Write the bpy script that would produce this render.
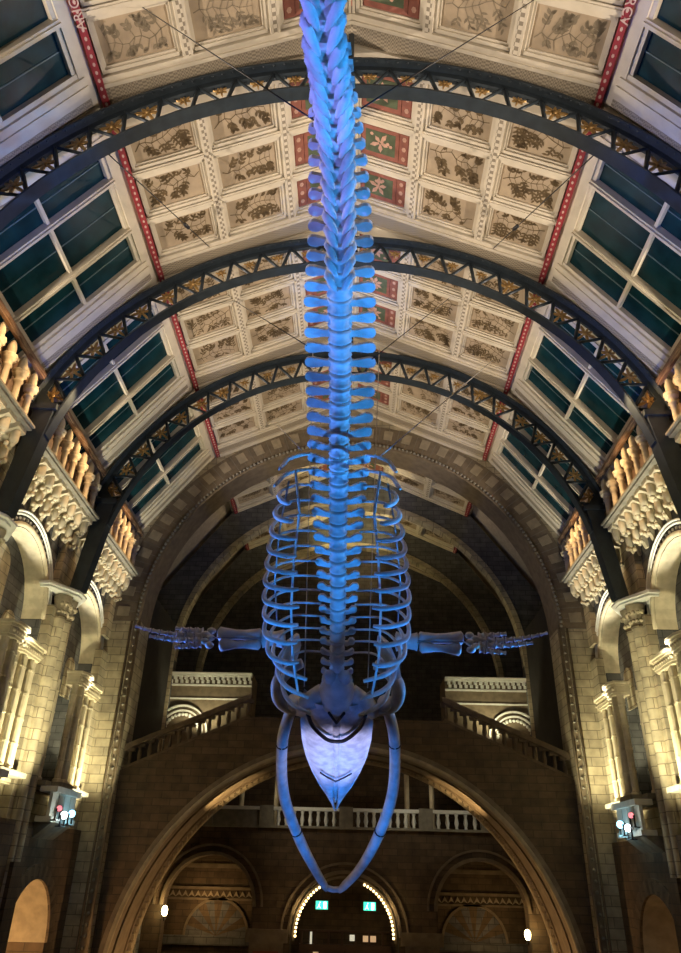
import bpy, math, random
from mathutils import Vector, Matrix
for o in list(bpy.data.objects): bpy.data.objects.remove(o)
S = bpy.context.scene; COL = S.collection
PI = math.pi; sin, cos = math.sin, math.cos
R = random.Random(7)

# ------------------------------------------------------------------ camera, world, exposure
UP = 5.5                       # eye height above the hall floor; geometry below is written relative to the eye
cam_d = bpy.data.cameras.new('camera'); cam = bpy.data.objects.new('camera', cam_d); COL.objects.link(cam)
S.camera = cam
F_PX, PITCH, YAW, ROLL = 713.9, 0.50848, 0.02532, 0.02457
cam_d.sensor_fit = 'VERTICAL'; cam_d.sensor_height = 24; cam_d.sensor_width = 24 * 681 / 953
cam_d.lens = 24 * F_PX / 953
cam_d.clip_end = 300
_rz = Matrix.Rotation(YAW, 3, 'Z')
_r = _rz @ Vector((1, 0, 0)); _f = _rz @ Vector((0, cos(PITCH), sin(PITCH))); _u = _rz @ Vector((0, -sin(PITCH), cos(PITCH)))
_r2 = cos(ROLL) * _r + sin(ROLL) * _u; _u2 = -sin(ROLL) * _r + cos(ROLL) * _u
cam.matrix_world = Matrix(((_r2.x, _u2.x, -_f.x, 0.2276), (_r2.y, _u2.y, -_f.y, 0), (_r2.z, _u2.z, -_f.z, 0), (0, 0, 0, 1)))
w = bpy.data.worlds.new('night'); S.world = w; w.use_nodes = True
w.node_tree.nodes['Background'].inputs[0].default_value = (0.55, 0.6, 0.75, 1)
w.node_tree.nodes['Background'].inputs[1].default_value = 0.004
S.view_settings.view_transform = 'Standard'; S.view_settings.look = 'None'
S.view_settings.exposure = 0.0; S.view_settings.gamma = 1.0; S.view_settings.use_curve_mapping = False

WARM = (1.0, 0.84, 0.70); STONE_LT = (1.0, 0.9, 0.56); AMBER = (1.0, 0.58, 0.25)
BLUE = (0.03, 0.26, 1.0); VIOLET = (0.19, 0.24, 1.0); AZURE = (0.03, 0.33, 1.0); LAV = (0.60, 0.58, 1.0)
def spot(name, loc, tgt, watts, color, angle=60, blend=0.4, size=0.12):
    d = bpy.data.lights.new(name, 'SPOT'); d.energy = watts; d.color = color
    d.spot_size = math.radians(angle); d.spot_blend = blend; d.shadow_soft_size = size
    o = bpy.data.objects.new(name, d); COL.objects.link(o); o.location = loc
    o.rotation_euler = (Vector(tgt) - Vector(loc)).to_track_quat('-Z', 'Y').to_euler(); return o
def point(name, loc, watts, color, size=0.08):
    d = bpy.data.lights.new(name, 'POINT'); d.energy = watts; d.color = color; d.shadow_soft_size = size
    o = bpy.data.objects.new(name, d); COL.objects.link(o); o.location = loc; return o

ST = [4.65, 9.65, 14.64, 19.63, 24.1]          # iron arch stations along the hall
MID = [(ST[i] + ST[i + 1]) / 2 for i in range(4)]
# gallery lamps that light the painted roof from behind both handrails
for i, m in enumerate(MID):
    for s in (-1, 1):
        spot('roof_flood', (s * 7.74, m, 10.772), (-s * 3.0, m, 13.8), (2600, 2250, 1900, 1400)[i], WARM, 96, 0.8, 0.004)
# lamps on the ledges that graze the side walls
for s in (-1, 1):
    for yy, p in ((21.6, 1.0), (16.9, 1.0), (12.1, .6)):
        spot('wall_flood', (s * 6.5, yy + 1.2, .9), (s * 9.6, yy + 1.4, 5.3), 1750 * p, STONE_LT, 84, 1.0, 0.1)
        spot('jamb_flood', (s * 8.15, yy - .2, 2.05), (s * 9.3, yy + 1.2, 6.5), 380 * p, STONE_LT, 120, 1.0, 0.1)
        spot('corbel_flood', (s * 6.9, yy, 3.0), (s * 7.8, yy, 9.0), 2000 * p, (1, .95, .76), 44, 0.6, 0.05)
# warm fill spots added in mid-air to brighten the balusters, without fixtures
for s in (-1, 1):
    for yy in (14.2, 17.1, 21.8, 12.0):
        spot('baluster_fill', (s * 6.3, yy, 10.2), (s * 7.7, yy, 9.65), 230, (1, .62, .30), 96, 0.3, 0.1)
# blue lamps for the whale, from ledges of both side walls and from the floor below it
for yy, ty, tz, p in ((3.5, 4.2, 7.2, 4600), (6.0, 6.0, 7.8, 3900), (9.0, 8.3, 7.7, 3400), (12.0, 10.4, 6.8, 4200), (15.5, 12.6, 4.7, 2000), (19.5, 14.0, 3.8, 1500)):
    spot('whale_spot', (-7.2, yy, 2.3), (0, ty, tz), p, VIOLET if ty < 7 else (0.06, 0.25, 1.0), 19, 0.9, 0.1)
    spot('whale_spot', (7.2, yy, 2.3), (0, ty, tz), p * 1.1, AZURE, 19, 0.9, 0.1)
for s in (-1, 1):
    spot('whale_floor_spot', (s * 1.5, 5.5, -4.8), (0, 8.5, 7.5), 1500, (.04, .30, 1.0), 11, 0.9, 0.15)
    spot('whale_floor_spot', (s * 2.6, 10.0, -4.8), (s * 1.2, 12.9, 3.8), 3600, (.02, .27, 1), 17, 0.8, 0.1)
    spot('whale_floor_spot', (s * 2.6, 8.6, -4.8), (s * 1.25, 11.5, 4.9), 3600, (.02, .27, 1), 17, 0.8, 0.1)
    spot('whale_jaw_spot', (-s * 0.9, 15.5, -4.9), (s * 1.05, 18.1, 1.1), 1500, (.02, .24, 1), 42, 0.7, 0.1)
    spot('whale_fin_spot', (s * 6.2, 18.0, 1.9), (s * 2.6, 14.1, 4.1), 1700, (.10, .20, 1.0), 30, 0.7, 0.1)
for s in (-1, 1):
    for yy in (9.45, 14.5): spot('arch_blue_fill', (s * 2.0, yy - 3.5, -4.5), (s * 6.4, yy + .2, 10.8), 8000, (.06, .20, 1.0), 14, 0.9, 0.1)  # extra blue spots added to tint the iron arches like whale-light spill
spot('whale_chin_spot', (0, 17.5, -5.0), (-.25, 20.7, -.1), 420, (.05, .26, 1), 24, 0.8, 0.1)
spot('whale_neck_spot', (0, 10.3, -4.9), (-.12, 15.2, 3.3), 700, (.04, .22, 1), 13, 0.8, 0.1)
spot('whale_head_spot', (0, 11.0, -4.6), (-0.15, 17.3, 2.3), 4600, LAV, 17, 0.7, 0.1)

# ------------------------------------------------------------------ materials
def mat(name, col, rough=0.6, metal=0.0, var=0.0, scale=6.0, bump=0.0, emit=None, strength=0.0, col2=None, spec=None):
    m = bpy.data.materials.new(name); m.use_nodes = True; nt = m.node_tree; b = nt.nodes['Principled BSDF']
    b.inputs['Base Color'].default_value = (*col, 1); b.inputs['Roughness'].default_value = rough; b.inputs['Metallic'].default_value = metal
    if spec is not None: b.inputs['Specular IOR Level'].default_value = spec
    if emit: b.inputs['Emission Color'].default_value = (*emit, 1); b.inputs['Emission Strength'].default_value = strength
    if var or bump or col2:
        tc = nt.nodes.new('ShaderNodeTexCoord'); n = nt.nodes.new('ShaderNodeTexNoise')
        n.inputs['Scale'].default_value = scale; n.inputs['Detail'].default_value = 5
        nt.links.new(tc.outputs['Object'], n.inputs['Vector'])
        if var or col2:
            r = nt.nodes.new('ShaderNodeValToRGB'); c2 = col2 or tuple(c * (1 - var) for c in col)
            r.color_ramp.elements[0].position = 0.35; r.color_ramp.elements[1].position = 0.65
            r.color_ramp.elements[0].color = (*c2, 1); r.color_ramp.elements[1].color = (*col, 1)
            nt.links.new(n.outputs['Fac'], r.inputs['Fac']); nt.links.new(r.outputs['Color'], b.inputs['Base Color'])
        if bump:
            bp = nt.nodes.new('ShaderNodeBump'); bp.inputs['Strength'].default_value = bump; bp.inputs['Distance'].default_value = 0.02
            nt.links.new(n.outputs['Fac'], bp.inputs['Height']); nt.links.new(bp.outputs['Normal'], b.inputs['Normal'])
    return m
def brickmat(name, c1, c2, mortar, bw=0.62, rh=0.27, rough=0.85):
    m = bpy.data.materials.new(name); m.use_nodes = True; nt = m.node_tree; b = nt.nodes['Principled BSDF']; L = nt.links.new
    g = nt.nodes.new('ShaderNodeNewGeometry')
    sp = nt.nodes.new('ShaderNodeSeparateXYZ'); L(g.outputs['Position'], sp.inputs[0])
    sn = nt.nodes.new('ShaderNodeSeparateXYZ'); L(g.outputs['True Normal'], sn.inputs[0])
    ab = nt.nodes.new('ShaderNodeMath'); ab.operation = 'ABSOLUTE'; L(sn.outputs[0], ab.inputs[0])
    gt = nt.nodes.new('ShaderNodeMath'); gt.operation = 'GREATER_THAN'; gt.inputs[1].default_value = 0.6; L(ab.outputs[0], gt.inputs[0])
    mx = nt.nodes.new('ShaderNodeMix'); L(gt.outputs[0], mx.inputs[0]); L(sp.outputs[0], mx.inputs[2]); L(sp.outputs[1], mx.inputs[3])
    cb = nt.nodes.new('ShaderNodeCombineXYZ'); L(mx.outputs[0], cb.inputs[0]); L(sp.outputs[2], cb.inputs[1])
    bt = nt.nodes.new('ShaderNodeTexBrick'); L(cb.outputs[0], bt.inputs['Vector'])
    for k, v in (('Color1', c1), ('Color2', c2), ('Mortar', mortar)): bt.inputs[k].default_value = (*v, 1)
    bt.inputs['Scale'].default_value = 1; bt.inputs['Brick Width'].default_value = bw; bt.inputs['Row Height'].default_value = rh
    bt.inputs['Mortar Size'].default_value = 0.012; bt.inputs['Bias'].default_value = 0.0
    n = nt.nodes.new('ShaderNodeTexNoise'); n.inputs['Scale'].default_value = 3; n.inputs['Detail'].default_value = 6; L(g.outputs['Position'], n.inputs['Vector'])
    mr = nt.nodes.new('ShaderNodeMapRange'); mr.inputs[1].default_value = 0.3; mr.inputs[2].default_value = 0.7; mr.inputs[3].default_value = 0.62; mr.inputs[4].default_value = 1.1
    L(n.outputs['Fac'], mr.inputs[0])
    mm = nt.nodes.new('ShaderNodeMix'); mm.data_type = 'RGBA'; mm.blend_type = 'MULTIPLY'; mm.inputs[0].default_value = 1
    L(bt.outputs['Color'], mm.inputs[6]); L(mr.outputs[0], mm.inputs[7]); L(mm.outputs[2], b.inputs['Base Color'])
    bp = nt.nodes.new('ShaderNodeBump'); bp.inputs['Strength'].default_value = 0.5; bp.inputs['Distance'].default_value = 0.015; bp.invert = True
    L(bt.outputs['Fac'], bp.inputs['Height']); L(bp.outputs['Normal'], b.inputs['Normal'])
    b.inputs['Roughness'].default_value = rough; return m
def checkmat(name, c1, c2, scale):
    m = bpy.data.materials.new(name); m.use_nodes = True; nt = m.node_tree; b = nt.nodes['Principled BSDF']
    tc = nt.nodes.new('ShaderNodeTexCoord'); c = nt.nodes.new('ShaderNodeTexChecker'); c.inputs['Scale'].default_value = scale
    c.inputs['Color1'].default_value = (*c1, 1); c.inputs['Color2'].default_value = (*c2, 1)
    mp = nt.nodes.new('ShaderNodeMapping'); mp.inputs['Location'].default_value = (0.013, 0.017, 0.011)
    nt.links.new(tc.outputs['Object'], mp.inputs[0]); nt.links.new(mp.outputs[0], c.inputs['Vector']); nt.links.new(c.outputs['Color'], b.inputs['Base Color'])
    b.inputs['Roughness'].default_value = 0.7; return m
M = dict(
    cream=mat('cream_paint', (.60, .53, .40), .6, var=.12, scale=3),
    slab=mat('roof_board', (.40, .33, .24), .8, var=.2),
    tan=mat('panel_tan', (.40, .31, .20), .8, col2=(.31, .24, .155), scale=2.5),
    leafd=mat('leaf_brown', (.13, .085, .035), .8, var=.3, scale=9),
    leafp=mat('leaf_faded', (.24, .19, .12), .8, var=.3, scale=9),
    redp=mat('panel_red', (.30, .10, .065), .75, var=.3, scale=5),
    green=mat('panel_green', (.085, .11, .055), .8, var=.3, scale=6),
    pink=mat('panel_flower', (.58, .34, .24), .8, var=.25, scale=9),
    band=mat('band_crimson', (.25, .02, .026), .6, var=.25, scale=8),
    bandmark=mat('band_mark', (.48, .34, .28), .7),
    check=checkmat('rib_check', (.58, .51, .39), (.24, .20, .14), 12.0),
    rcheck=checkmat('ridge_check', (.42, .12, .08), (.10, .07, .05), 7.0),
    frieze=checkmat('leaf_frieze', (.36, .30, .21), (.20, .165, .11), 24.0),
    pane=mat('night_glass', (.006, .034, .042), .25, spec=.15, var=.45, scale=2.2),
    louvre=mat('louvre_line', (.10, .16, .17), .5),
    iron=mat('grey_iron', (.034, .046, .055), .45, .25, var=.25, scale=5),
    gold=mat('gilt_leaf', (.42, .26, .09), .45, .5, var=.25, scale=14),
    wood=mat('oak_rail', (.20, .12, .07), .5, var=.35, scale=4),
    woodd=mat('oak_panel', (.13, .075, .04), .6, var=.35, scale=3),
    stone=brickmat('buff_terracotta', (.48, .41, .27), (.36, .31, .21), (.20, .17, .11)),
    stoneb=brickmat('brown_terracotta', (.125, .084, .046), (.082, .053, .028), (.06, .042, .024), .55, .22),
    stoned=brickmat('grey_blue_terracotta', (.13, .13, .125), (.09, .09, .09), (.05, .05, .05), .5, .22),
    pale=mat('pale_terracotta', (.56, .49, .34), .8, var=.25, scale=4, bump=.3),
    palew=mat('white_moulding', (.72, .73, .68), .7, var=.15, scale=4),
    grey=mat('grey_terracotta', (.24, .22, .17), .85, var=.3, scale=5, bump=.3),
    vous=mat('voussoir_dark', (.20, .155, .10), .85, var=.3, scale=4, bump=.3),
    vousl=mat('voussoir_light', (.36, .30, .20), .85, var=.25, scale=4, bump=.3),
    stair=mat('brown_stone', (.13, .09, .052), .85, var=.3, scale=5),
    bone=mat('whale_bone', (.74, .72, .68), .55, col2=(.52, .50, .46), scale=3.5, bump=.35),
    bonep=mat('pale_bone', (.78, .76, .74), .5, col2=(.50, .48, .47), scale=5, bump=.3),
    steel=mat('armature_steel', (.30, .31, .33), .4, .7),
    black=mat('black_steel', (.02, .02, .022), .5, .3),
    cable=mat('dark_cable', (.035, .033, .03), .5, .4), cablel=mat('bright_cable', (.45, .43, .40), .4, .5),
    passage_shade=mat('painted_passage_shade', (.022, .019, .016), .9, var=.4, scale=3),  # darkness of the unlit passage put into the wall colour
    floor=mat('mosaic_floor', (.10, .08, .06), .5, var=.3, scale=2),
    door=mat('dark_oak_door', (.10, .05, .03), .5, var=.3, scale=3),
    redwood=mat('red_panel', (.22, .045, .02), .5, var=.2),
    bulb=mat('bulb', (1, .9, .7), .4, emit=(1, .72, .32), strength=4),
    lampw=mat('lamp_white', (1, 1, 1), .4, emit=(.85, .95, 1), strength=5),
    lampc=mat('lamp_cyan', (.6, .85, 1), .4, emit=(.35, .75, 1), strength=4),
    lampr=mat('lamp_red', (1, .5, .5), .4, emit=(1, .25, .3), strength=1.2),
    sconce=mat('sconce_glow', (1, .85, .5), .4, emit=(1, .78, .35), strength=22),
    exitg=mat('exit_green', (.05, .5, .35), .4, emit=(.05, .75, .48), strength=1.6),
    exitw=mat('exit_white', (.9, 1, .95), .4, emit=(.7, 1, .9), strength=2.5),
    litpane=mat('lit_pane', (.6, .5, .4), .4, emit=(1, .62, .32), strength=.5),
    litpanew=mat('lit_pane_white', (.6, .6, .55), .4, emit=(.9, .85, .65), strength=.6),
)

# ------------------------------------------------------------------ mesh builder
class MB:
    def __init__(s): s.v = []; s.f = []; s.m = []; s.T = None; s.sm = []
    def frame(s, o=None, ex=None, ey=None, ez=None):
        s.T = None if o is None else (Vector(o), Vector(ex), Vector(ey), Vector(ez)); return s
    def add(s, vs, fs, mi=0, smooth=False):
        b = len(s.v)
        for p in vs:
            p = Vector(p)
            if s.T: p = s.T[0] + s.T[1] * p.x + s.T[2] * p.y + s.T[3] * p.z
            s.v.append(p)
        for f in fs: s.f.append([i + b for i in f]); s.m.append(mi); s.sm.append(smooth)
        return s
    def box(s, x0, x1, y0, y1, z0, z1, mi=0):
        vs = [(x, y, z) for x in (x0, x1) for y in (y0, y1) for z in (z0, z1)]
        return s.add(vs, [(0, 1, 3, 2), (4, 6, 7, 5), (0, 4, 5, 1), (2, 3, 7, 6), (0, 2, 6, 4), (1, 5, 7, 3)], mi)
    def quad(s, a, b, c, d, mi=0): return s.add([a, b, c, d], [(0, 1, 2, 3)], mi)
    def poly(s, pts, mi=0): return s.add(pts, [tuple(range(len(pts)))], mi)
    def prism(s, pts, dv, mi=0):             # closed outline extruded along dv
        n = len(pts); dv = Vector(dv); P = [Vector(p) for p in pts]
        return s.add(P + [p + dv for p in P], [tuple(range(n))[::-1], tuple(range(n, 2 * n))] + [(i, (i + 1) % n, n + (i + 1) % n, n + i) for i in range(n)], mi)
    def tube(s, pts, rad, n=8, mi=0, flat=1.0, fdir=None, cap=True):
        P = [Vector(p) for p in pts]; k = len(P)
        if not hasattr(rad, '__len__'): rad = [rad] * k
        vs = []; up = None
        for i, p in enumerate(P):
            t = (P[min(i + 1, k - 1)] - P[max(i - 1, 0)]).normalized()
            if fdir is not None: a = Vector(fdir)
            elif up is None: a = Vector((0, 0, 1)) if abs(t.z) < .9 else Vector((1, 0, 0))
            else: a = up
            a = (a - t * a.dot(t)).normalized(); up = a; b = t.cross(a)
            for j in range(n):
                q = 2 * PI * j / n; vs.append(p + a * (rad[i] * flat * cos(q)) + b * (rad[i] * sin(q)))
        fs = [(i * n + j, i * n + (j + 1) % n, (i + 1) * n + (j + 1) % n, (i + 1) * n + j) for i in range(k - 1) for j in range(n)]
        if cap: fs += [tuple(range(n))[::-1], tuple(range((k - 1) * n, k * n))]
        return s.add(vs, fs, mi, True)
    def lathe(s, c, prof, n=10, mi=0, ax=None, smooth=True):    # prof: (radius, height) along ax from c
        c = Vector(c); ax = Vector(ax or (0, 0, 1)).normalized()
        a = ax.orthogonal().normalized() if abs(ax.z) < .99 else Vector((1, 0, 0)); b = ax.cross(a); k = len(prof)
        vs = [c + ax * h + (a * cos(2 * PI * j / n) + b * sin(2 * PI * j / n)) * r for r, h in prof for j in range(n)]
        fs = [(i * n + j, i * n + (j + 1) % n, (i + 1) * n + (j + 1) % n, (i + 1) * n + j) for i in range(k - 1) for j in range(n)]
        fs += [tuple(range(n))[::-1], tuple(range((k - 1) * n, k * n))]
        return s.add(vs, fs, mi, smooth)
    def ball(s, c, r, n=8, mi=0, sz=1.0):
        return s.lathe(c, [(r * sin(PI * (i + .02) / 6.04), -r * sz * cos(PI * (i + .02) / 6.04)) for i in range(7)], n, mi)
    def arc(s, cx, cz, r0, r1, y0, y1, a0, a1, n, mi=0, mi2=None, run=1, y=True):
        # ring segment box in the X-Z plane (angles from the crown), depth y0..y1; mi/mi2 alternate every run steps
        for i in range(n):
            p, q = a0 + (a1 - a0) * i / n, a0 + (a1 - a0) * (i + 1) / n
            P = [(cx + r * sin(t), yy, cz + r * cos(t)) for yy in (y0, y1) for r, t in ((r0, p), (r1, p), (r1, q), (r0, q))]
            if not y: P = [(b, a, c) for a, b, c in P]
            m = mi if mi2 is None or (i // run) % 2 == 0 else mi2
            fs = [(0, 1, 2, 3), (7, 6, 5, 4), (0, 3, 7, 4), (1, 5, 6, 2)]
            if i == 0: fs.append((0, 4, 5, 1))
            if i == n - 1: fs.append((3, 2, 6, 7))
            s.add(P, fs, m)
        return s
    def build(s, name, mats, parent=None, origin=None, world=True):
        if not isinstance(mats, (list, tuple)): mats = [mats]
        off = Vector(origin) if origin is not None else Vector((0, 0, 0))
        if parent is not None and world: off = Vector(parent.location) + off if origin is not None else Vector(parent.location)
        me = bpy.data.meshes.new(name); me.from_pydata([tuple(p - off) for p in s.v], [], s.f)
        for m in mats: me.materials.append(m)
        me.polygons.foreach_set('material_index', s.m); me.polygons.foreach_set('use_smooth', s.sm); me.update()
        o = bpy.data.objects.new(name, me); COL.objects.link(o)
        if parent is not None: o.parent = parent
        else: o.location = off
        return o
def tag(o, label=None, cat=None, group=None, kind=None):
    if label: o['label'] = label
    if cat: o['category'] = cat
    if group: o['group'] = group
    if kind: o['kind'] = kind
    return o
def thing(name, label, cat, loc=(0, 0, 0), rz=0, group=None):
    o = bpy.data.objects.new(name, None); COL.objects.link(o); o.location = loc; o.rotation_euler = (0, 0, rz)
    o.empty_display_size = .3; return tag(o, label, cat, group)
def copy_tree(o, parent=None):
    c = o.copy(); COL.objects.link(c)
    if parent is not None: c.parent = parent
    for ch in list(o.children): copy_tree(ch, c)
    return c
def put(proto, first, loc, rz, label):
    o = proto if first else copy_tree(proto)
    o.location = loc; o.rotation_euler = (0, 0, rz); o['label'] = label; return o
def bx(name, x0, x1, y0, y1, z0, z1, m, parent=None, kind=None):
    b = MB(); b.box(x0, x1, y0, y1, z0, z1)
    o = b.build(name, m, parent, ((x0 + x1) / 2, (y0 + y1) / 2, z0) if parent is None else None)
    if kind: o['kind'] = kind
    return o

# ------------------------------------------------------------------ setting: floor, ceiling
ZR, XE, ZE, YE = 16.87, 5.33, 14.40, 24.1
AL = math.atan((ZR - ZE) / XE); SL = XE / cos(AL)
BE = math.atan(1.37)
def fr_roof(s, Y): return ((0, Y, ZR), (s * cos(AL), 0, -sin(AL)), (0, 1, 0), (-s * sin(AL), 0, -cos(AL)))
def fr_win(s, Y): return ((s * XE, Y, ZE), (s * cos(BE), 0, -sin(BE)), (0, 1, 0), (-s * sin(BE), 0, -cos(BE)))
bx('floor', -16, 16, -6, 42, -5.8, -5.5, M['floor'], kind='structure')
b = MB()
for s in (-1, 1):
    b.frame(*fr_roof(s, 0)).box(0, SL + .1, 4.4, 38.5, -.25, -.02)
    b.frame(*fr_win(s, 0)).box(0, 5.6, 4.4, 38.5, -.4, -.22)
ceiling = tag(b.build('ceiling', M['slab']), kind='structure')

def sprig(b, cx, cy, hw, hh, mi, rnd, kind):
    # painted branch with leaves, laid 4 mm proud of the panel
    h = .006
    def leaf(x, y, a, l, wd):
        c, s_ = cos(a), sin(a)
        P = [(0, 0), (l * .35, wd), (l * .7, wd * .8), (l, 0), (l * .7, -wd * .8), (l * .35, -wd)]
        P = [(x + u * c - v * s_, y + u * s_ + v * c) for u, v in P]
        if all(abs(px - cx) < hw and abs(py - cy) < hh for px, py in P): b.poly([(px, py, h) for px, py in P], mi)
    def stem(x0, y0, x1, y1, wd):
        dx, dy = x1 - x0, y1 - y0; l = math.hypot(dx, dy) or 1; nx, ny = -dy / l * wd, dx / l * wd
        b.quad((x0 + nx, y0 + ny, h), (x1 + nx, y1 + ny, h), (x1 - nx, y1 - ny, h), (x0 - nx, y0 - ny, h), mi)
    def cluster(x, y, a):
        if kind == 0:
            for k in range(3): leaf(x, y, a + (k - 1) * 1.0, .125 + .03 * rnd.random(), .028)
        elif kind == 1:
            for k in range(2): leaf(x + .04 * k * cos(a), y + .04 * k * sin(a), a + (.8 if k % 2 else -.8), .15, .027)
        else:
            for k in range(2): leaf(x, y, a + (k - .5) * 1.3, .15, .038)
    # main stem wanders across the panel, side twigs carry small leaves
    sg = rnd.choice((-1, 1)); x, y = cx - sg * hw * .95, cy + rnd.uniform(-.6, .6) * hh
    n = 9; wd = .012; aim = cy + rnd.uniform(-.4, .4) * hh
    for i in range(n):
        x1 = x + sg * hw * 1.75 / n; y1 = y + (aim - y) * .25 + rnd.uniform(-.10, .10)
        stem(x, y, x1, y1, wd); a = math.atan2(y1 - y, x1 - x); x, y = x1, y1; wd *= .95
        for q in (1, -1):
            if rnd.random() < .08: continue
            room = (hh - q * (y - cy)) * rnd.uniform(.5, .95); aa = a + q * sg * 0 + q * rnd.uniform(.8, 1.2) * (1 if sg > 0 else -1)
            tx, ty = x + room * .75 * sg * abs(cos(aa)), y + q * room
            if abs(tx - cx) > hw * .97: tx = x
            stem(x, y, tx, ty, wd * .6); ta = math.atan2(ty - y, tx - x); L_ = math.hypot(tx - x, ty - y)
            k = .16
            while k < L_:
                px, py = x + (tx - x) * k / L_, y + (ty - y) * k / L_; k += rnd.uniform(.07, .12)
                cluster(px, py, ta + rnd.uniform(-.3, .3))
            cluster(tx, ty, ta)
COLS = [(.14, 1.76), (1.99, 3.76), (3.96, 5.70)]
def roof_bay(s, Y, L, idx, lit=True):
    k = L / 4.99; rows = [(.30 * k, 1.50 * k), (1.68 * k, 2.84 * k), (3.02 * k, 4.16 * k)]
    rnd = random.Random(idx * 11 + (s > 0) * 5 + 3)
    fr = fr_roof(s, Y)
    for ci, (c0, c1) in enumerate(COLS):
        for (r0, r1) in rows:
            b = MB().frame(*fr); cx, cy = (c0 + c1) / 2, (r0 + r1) / 2
            b.quad((c0, r0, 0), (c1, r0, 0), (c1, r1, 0), (c0, r1, 0), 0)
            for t, h in ((.08, .09), (.13, .045)):      # stepped moulding round the coffer
                b.box(c0, c1, r0, r0 + t, 0, h, 1); b.box(c0, c1, r1 - t, r1, 0, h, 1)
                b.box(c0, c0 + t, r0, r1, 0, h, 1); b.box(c1 - t, c1, r0, r1, 0, h, 1)
            if ci == 0:
                b.box(c0 + .17, c1 - .42, r0 + .17, r1 - .17, 0, .012, 2)
                b.box(c0 + .27, c1 - .52, r0 + .27, r1 - .27, 0, .018, 3)
                gx, gy = (c0 + .27 + c1 - .52) / 2, cy; n = rnd.choice((5, 7)); a0 = rnd.uniform(0, 6)
                for q in range(n):
                    a = a0 + q * 2 * PI / n; l = rnd.uniform(.22, .33)
                    P = [(gx + u * cos(a) - v * sin(a), gy + u * sin(a) + v * cos(a), .024) for u, v in ((.03, .02), (l * .6, .06), (l, 0), (l * .6, -.06), (.03, -.02))]
                    b.poly(P, 4)
                for q in range(4):
                    px, py = gx + rnd.uniform(-.3, .3), gy + rnd.uniform(-.22, .22)
                    b.poly([(px + .05 * cos(t * PI / 3), py + .05 * sin(t * PI / 3), .026) for t in range(6)], 4)
                b.box(c1 - .38, c1 - .17, r0 + .17, r1 - .17, 0, .012, 2)
                for q in range(3):
                    px, py = c1 - .275, r0 + .3 + q * (r1 - r0 - .6) / 2
                    b.poly([(px + .06 * cos(t * PI / 3), py + .07 * sin(t * PI / 3), .018) for t in range(6)], 4)
                mats = [M['redp'], M['cream'], M['redp'], M['green'], M['pink']]
            else:
                sprig(b, cx, cy, (c1 - c0) / 2 - .155, (r1 - r0) / 2 - .155, 2, rnd, (idx + ci) % 3)
                mats = [M['tan'], M['cream'], M['leafp'] if idx == 0 else M['leafd']]
            b.build('painted_panel', mats, ceiling)
    for p in (1.875, 3.86):
        b = MB().frame(*fr); b.box(p - .11, p + .11, 0, L, -.02, .15, 0); b.box(p - .055, p + .055, 0, L, .15, .156, 1)
        b.build('ceiling_rib', [M['cream'], M['check']], ceiling)
    for y in (1.59 * k, 2.93 * k):
        b = MB().frame(*fr); b.box(.1, SL - .12, y - .08, y + .08, -.02, .13); b.box(.1, SL - .12, y - .035, y + .035, .13, .15); b.build('cross_rib', M['cream'], ceiling)
    for (y0, y1, fl) in ((0, .30 * k, 0), (4.18 * k, L, 1)):
        b = MB().frame(*fr); b.box(.05, SL - .12, y0, y1, -.02, .16, 0)
        if fl:
            b.box(.05, SL - .12, y0 + .22, y1 - .18, .16, .165, 1); b.box(.05, SL - .12, y0 + .12, y0 + .2, .16, .2, 0); b.box(.05, SL - .12, y1 - .18, y1, .16, .24, 0)
        b.build('cornice', [M['cream'], M['frieze']], ceiling)
    b = MB().frame(*fr); b.box(SL - .13, SL + .02, 0, L, -.02, .20, 0)
    y = .12
    while y < L - .1:
        b.poly([(SL - .055 + .03 * cos(t * PI / 3), y + .045 * sin(t * PI / 3), .206) for t in range(6)], 1); y += .17
    b.build('red_band', [M['band'], M['bandmark']], ceiling)
WNUM = [0]
def roof_window(s, Y, L):
    WNUM[0] += 1; k = L / 4.99; fr = fr_win(s, Y); b = MB().frame(*fr)
    b.box(0, .42, 0, L, -.1, .08); b.box(.42, .52, 0, L, -.1, .03); b.box(5.0, 5.3, 0, L, -.1, .03)
    for y0, y1, h in ((0, .34, .08), (.34, .46, .12), (.46, .54, .05), (3.92, 4.02, .05), (4.02, 4.18, .12), (4.18, 4.34, .16), (4.34, 4.46, .12), (4.66, 4.78, .12), (4.78, 4.99, .06)):
        b.box(.30, 5.3, y0 * k, y1 * k, -.1, h)
    b.box(.30, 5.3, 4.46 * k, 4.66 * k, -.1, .10, 1)
    for y in (1.46, 2.92): b.box(.42, 5.3, (y - .07) * k, (y + .07) * k, -.1, .1)
    b.box(.42, 5.3, 1.43 * k, 1.49 * k, .1, .15); b.box(.42, 5.3, 2.89 * k, 2.95 * k, .1, .15)
    b.box(2.30, 2.38, 0, L, -.1, .04); b.box(4.05, 4.13, 0, L, -.1, .04)
    o = tag(b.build('window_%d' % WNUM[0], [M['cream'], M['frieze']]), kind='structure')
    for (y0, y1) in ((.54, 1.39), (1.53, 2.85), (2.99, 3.92)):
        for (a, c) in ((.5, 2.32), (2.36, 4.07), (4.11, 5.1)):
            b = MB().frame(*fr); ym = (y0 + y1) / 2 * k
            b.box(a, c, y0 * k - .02, ym, -.13, -.09, 0); b.box(a, c, ym, y1 * k + .02, -.12, -.08, 0); b.box(a, c, ym - .01, ym + .012, -.12, -.07, 1)
            b.build('pane', [M['pane'], M['louvre']], o)
for i in range(4):
    for s in (-1, 1):
        roof_bay(s, ST[i], ST[i + 1] - ST[i], i); roof_window(s, ST[i], ST[i + 1] - ST[i])
FAR = [25.3, 29.6, 33.8, 37.6]
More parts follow.
